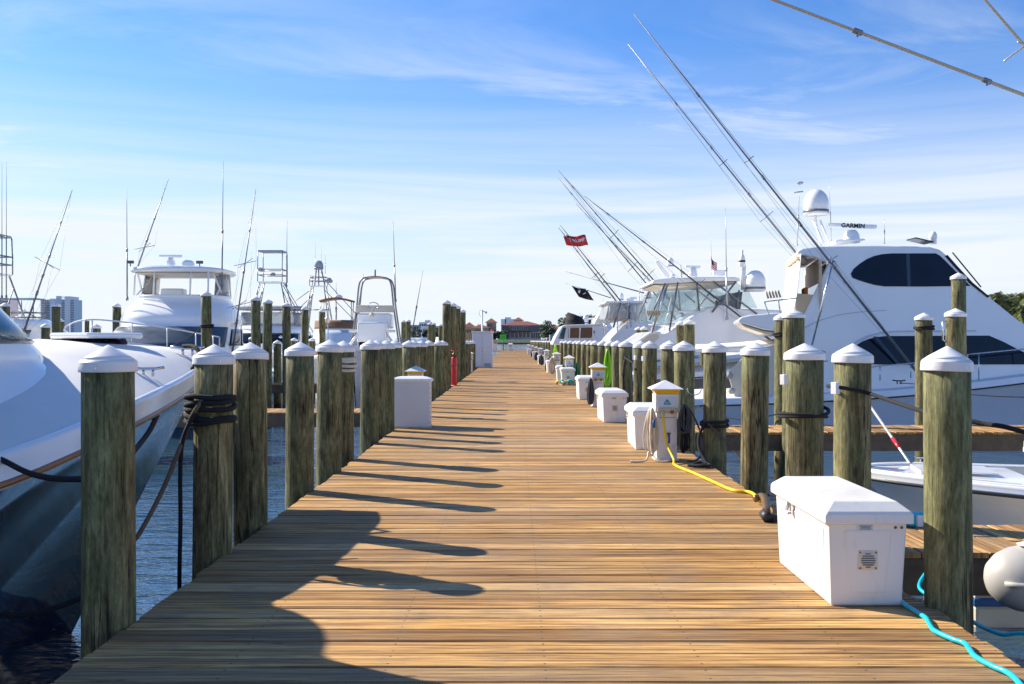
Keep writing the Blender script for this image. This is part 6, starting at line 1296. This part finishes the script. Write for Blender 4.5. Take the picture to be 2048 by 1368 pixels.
m = MB(); x0, x1 = W(1019, 0, d).x, W(1060, 0, d).x; z0, z1 = W(0, 664.5, d).z, W(0, 661.2, d).z; m.add([(x0, d - 2.2, z0), (x1, d - 2.2, z0), (x1, d + .5, z1), (x0, d + .5, z1)], [(0, 1, 2, 3)]); m.build('porch_roof', 'roof_tile', hs, solid=.3)
for k in range(4): m = MB(); x = W(1004 + 4 + k * 3.6, 0, d).x; m.b2(x - .5, x + .5, d - .95, d - .72, W(0, 661, d).z, W(0, 653, d).z); m.build('wing_window', 'house_window', hs)
house('tower_house', 'red-roofed square tower rising behind the long mansion', 1029, 1045, 634, 641, 660, SHD + 45, 'stucco_tan', [(642, 645, 4, .1, .9, False)], 12)
house('villa', 'tan villa with red hipped roof and tall centre block on the far shore', 973, 992, 636, 645, 679, SHD + 20, 'stucco_tan', [(648, 653, 2, .1, .6, False), (658, 664, 2, .1, .6, False)], 14)
house('villa', 'low tan villa with a row of small dark windows on the far shore', 944, 978, 648, 656, 679, SHD + 10, 'stucco_tan', [(659, 664, 6, .12, .6, False)], 14)
house('villa', 'brown-roofed villa at the far shore beside the tall piles', 926, 950, 644, 655, 679, SHD + 30, 'stucco_tan', [(659, 665, 4, .1, .9, False)], 14)
house('villa', 'small red-roofed house among the trees behind the cruiser', 1100, 1122, 651, 658, 680, SHD - 60, 'stucco_grey', [(661, 666, 4, .1, .9, False)], 14)
house('villa', 'orange-roofed house close behind the cruiser windscreen', 1128, 1150, 650, 657, 680, SHD - 40, 'stucco_tan', [(660, 665, 3, .1, .9, False)], 14)
wh = thing('white_building', 'white blocky building showing over the far red roofs', 'building', W(1015, 650, SHD + 120))
for (a, b_, t) in ((1002, 1012, 638), (1010, 1022, 634.5), (1022, 1034, 638)):
    m = MB(); d = SHD + 120; m.b2(W(a, 0, d).x, W(b_, 0, d).x, d, d + 15, 0, W(0, t, d).z); m.build('block', 'condo_white', wh)
rng = random.Random(3)
for i, (a, b_, t, mt) in enumerate(((812, 838, 650, 'stucco_grey'), (838, 862, 644, 'condo_white'), (862, 884, 652, 'stucco_grey'), (850, 858, 640, 'condo_white'))):
    d = 1050 + i * 30; g = thing('far_building', ['low grey building on the skyline past the console boat', 'pale flat-roofed building on the far skyline', 'low grey building right before the tall piles', 'small pale rooftop block on the skyline'][i], 'building', W((a + b_) / 2, 684, d))
    m = MB(); m.b2(W(a, 0, d).x, W(b_, 0, d).x, d, d + 20, -1, W(0, t, d).z); m.build('wall', mt, g)
    for k in range(5): q = MB(); x = W(lerp(a, b_, (k + .5) / 5), 0, d).x; q.b2(x - .9, x + .9, d - .2, d + .2, W(0, t + 8, d).z, W(0, t + 3.5, d).z); q.build('window', 'house_window', g)
# condo towers
def condo(label, px0, px1, ytop, d, segs, floors):
    x0, x1 = W(px0, 0, d).x, W(px1, 0, d).x; zt = W(0, ytop, d).z; g = thing('condo_tower', label, 'tower', ((x0 + x1) / 2, d, 0)); fh = zt / floors
    for (u0, u1, mt, top, dy, balc) in segs:
        a, b_ = lerp(x0, x1, u0), lerp(x0, x1, u1); z = zt * top; m = MB(); m.b2(a, b_, d + dy, d + 30, -1, z); bl = m.build('block', mt, g)
        if balc:
            q = MB()
            for k in range(1, floors): q.b2(a + .4, b_ - .4, d + dy - .5, d + dy + .2, k * fh + fh * .22, k * fh + fh * .74)
            q.build('window_band', 'stucco_grey', bl)['kind'] = 'stuff'
            q = MB()
            for k in range(1, floors + 1): q.b2(a - (1.6 if u0 == 0 else 0), b_ + (1.6 if u1 == 1 else 0), d + dy - 2.0, d + dy - .55, k * fh - .35, k * fh)
            q.build('balcony_slabs', 'condo_white', bl)['kind'] = 'stuff'
condo('pale blue high-rise condo tower behind the dark pile', 81, 147, 599, 1500, [(0, .17, 'condo_pink', 1.0, 0, True), (.17, .30, 'condo_blue', 1.0, 3, True), (.30, .45, 'condo_white', 1.02, -2, False), (.45, .62, 'condo_blue', 1.085, 2, False), (.62, .74, 'condo_blue', 1.0, 3, True), (.74, .90, 'condo_white', 1.075, -1, False), (.90, 1.0, 'condo_blue', 1.0, 2, True)], 18)
condo('pinkish high-rise at the picture edge behind the grey tower', -40, 17, 596, 1500, [(0, .5, 'condo_white', 1, 0, True), (.5, 1.0, 'condo_pink', 1, 2, True)], 18)
# trees
def crown(root, c, rad, n, size, mat, seed, blobs=9, name='crown'):
    rr = random.Random(seed); c = Vector(c); m = MB(); vs = []; fs = []
    B = [(Vector((rr.uniform(-1, 1) * rad[0] * .7, rr.uniform(-1, 1) * rad[1] * .7, rr.uniform(-.8, .9) * rad[2] * .7)), rr.uniform(.28, .55)) for _ in range(blobs)]
    for i in range(n):
        bc, br = B[rr.randrange(blobs)]; v = Vector((rr.gauss(0, 1), rr.gauss(0, 1), rr.gauss(0, 1))).normalized() * (rr.uniform(.45, 1) ** .5)
        p = c + bc + Vector((v.x * rad[0] * br, v.y * rad[1] * br, v.z * rad[2] * br)); a = Vector((rr.gauss(0, 1), rr.gauss(0, 1), rr.gauss(0, .6))).normalized(); b_ = a.orthogonal().normalized(); s = size * rr.uniform(.6, 1.4)
        o = len(vs); vs += [p - a * s, p + b_ * s * .55, p + a * s, p - b_ * s * .55]; fs.append((o, o+1, o+2, o+3))
    m.add(vs, fs); return m.build(name, mat, root)
def tree(label, px, d, ytop, wpx, seed, mat='leaf_oak', name='oak_tree', n=900):
    top = W(px, ytop, d); h = top.z; w_ = wpx * d / FPX; t = thing(name, label, 'tree', (top.x, d, .5))
    m = MB(); m.tube([(top.x, d, -.5), (top.x + .1 * w_, d, h * .35), (top.x - .05 * w_, d, h * .7)], max(.2, h * .04), 8, r1=.1); m.build('trunk', 'bark', t)
    for k in range(3): m = MB(); m.rod((top.x + .05 * w_, d, h * .4), (top.x + (k - 1) * w_ * .3, d + (k - 1), h * .75), h * .018, h * .008, 6); m.build('limb', 'bark', t)
    crown(t, (top.x, d, h * .6), (w_ * .55, w_ * .5, h * .42), n, max(.12, w_ * .05), mat, seed)
tl = ['dark rounded tree at the foot of the long mansion', 'tree beside the grey mansion end', 'spreading oak above the small red roof', 'broad oak crown behind the covered bundle', 'small tree between mansion and red-roofed house', 'low tree in front of the villa', 'bushy tree by the low tan villa', 'dark tree behind the cruiser', 'far tree on the skyline past the console boat', 'far tree by the pale flat building', 'low tree on the skyline behind the skiffs', 'treetop over the brown-roofed villa']
for i, (px, d, yt, wp) in enumerate(((998, SHD + 5, 658, 30), (1093, SHD - 20, 650, 30), (1118, SHD - 80, 634, 62), (1148, SHD - 90, 627, 84), (1096, SHD + 60, 640, 34), (985, SHD + 4, 662, 26), (970, SHD + 3, 665, 20), (1175, SHD - 70, 632, 60), (820, 1000, 655, 24), (845, 1010, 657, 26), (872, 1000, 656, 26), (957, SHD + 60, 643, 8))): tree(tl[i], px, d, yt, wp, 50 + i, n=1500)
# palms behind the yacht bow, on their own bit of bank
m = MB(); m.add([(24, 56, WATER - .5), (120, 56, WATER - .5), (120, 58, .3), (24, 58, .3), (24, 160, .5), (120, 160, .5)], [(0, 1, 2, 3), (3, 2, 5, 4)]); struct(m.build('bank', 'sand'))
def palm(label, px, d, ytop, seed, r=1.5):
    rr = random.Random(seed); top = W(px, ytop, d); t = thing('palm_tree', label, 'tree', (top.x, d, .3)); hz = top.z - r * .55
    m = MB(); m.tube([(top.x + .2, d, .2), (top.x, d, hz * .6), (top.x, d, hz)], .17, 9, r1=.13); m.build('trunk', 'bark', t)
    m = MB(); vs = []; fs = []
    for k in range(34):
        az = rr.uniform(0, 6.28); el = rr.uniform(-.5, 1.35); ln = r * rr.uniform(.8, 1.1); P = []
        for j in range(7):
            u = j / 6; P.append(Vector((top.x, d, hz)) + Vector((math.cos(az) * math.cos(el) * ln * u, math.sin(az) * math.cos(el) * ln * u, math.sin(el) * ln * u - .55 * ln * u * u)))
        sd = Vector((-math.sin(az), math.cos(az), 0))
        for j in range(1, 7):
            for s in (-1, 1):
                for q in range(2):
                    b0 = P[j-1].lerp(P[j], q * .5); tip = b0 + sd * s * ln * .30 * (1 - .6 * abs(j / 6 - .55)) + (P[j] - P[j-1]) * 1.3 + Vector((0, 0, -.12 * ln)); w2 = (P[j] - P[j-1]) * .22; o = len(vs); vs += [b0 - w2, b0 + w2, tip]; fs.append((o, o+1, o+2))
    m.add(vs, fs); m.build('fronds', 'leaf_palm', t)
for i, (px, d, yt) in enumerate(((1992, 60, 578), (2022, 61, 580), (2050, 60, 577), (2008, 62, 596), (2038, 59, 600), (2075, 61, 585), (2030, 63, 588))): palm(['yellow-green palm crown just off the yacht bow', 'taller palm crown second past the yacht bow', 'palm crown cut by the picture edge', 'low palm head tucked behind the first palms', 'low palm close to the picture edge', 'palm past the picture edge', 'palm at the back of the palm clump'][i], px, d, yt, 70 + i, 1.3)
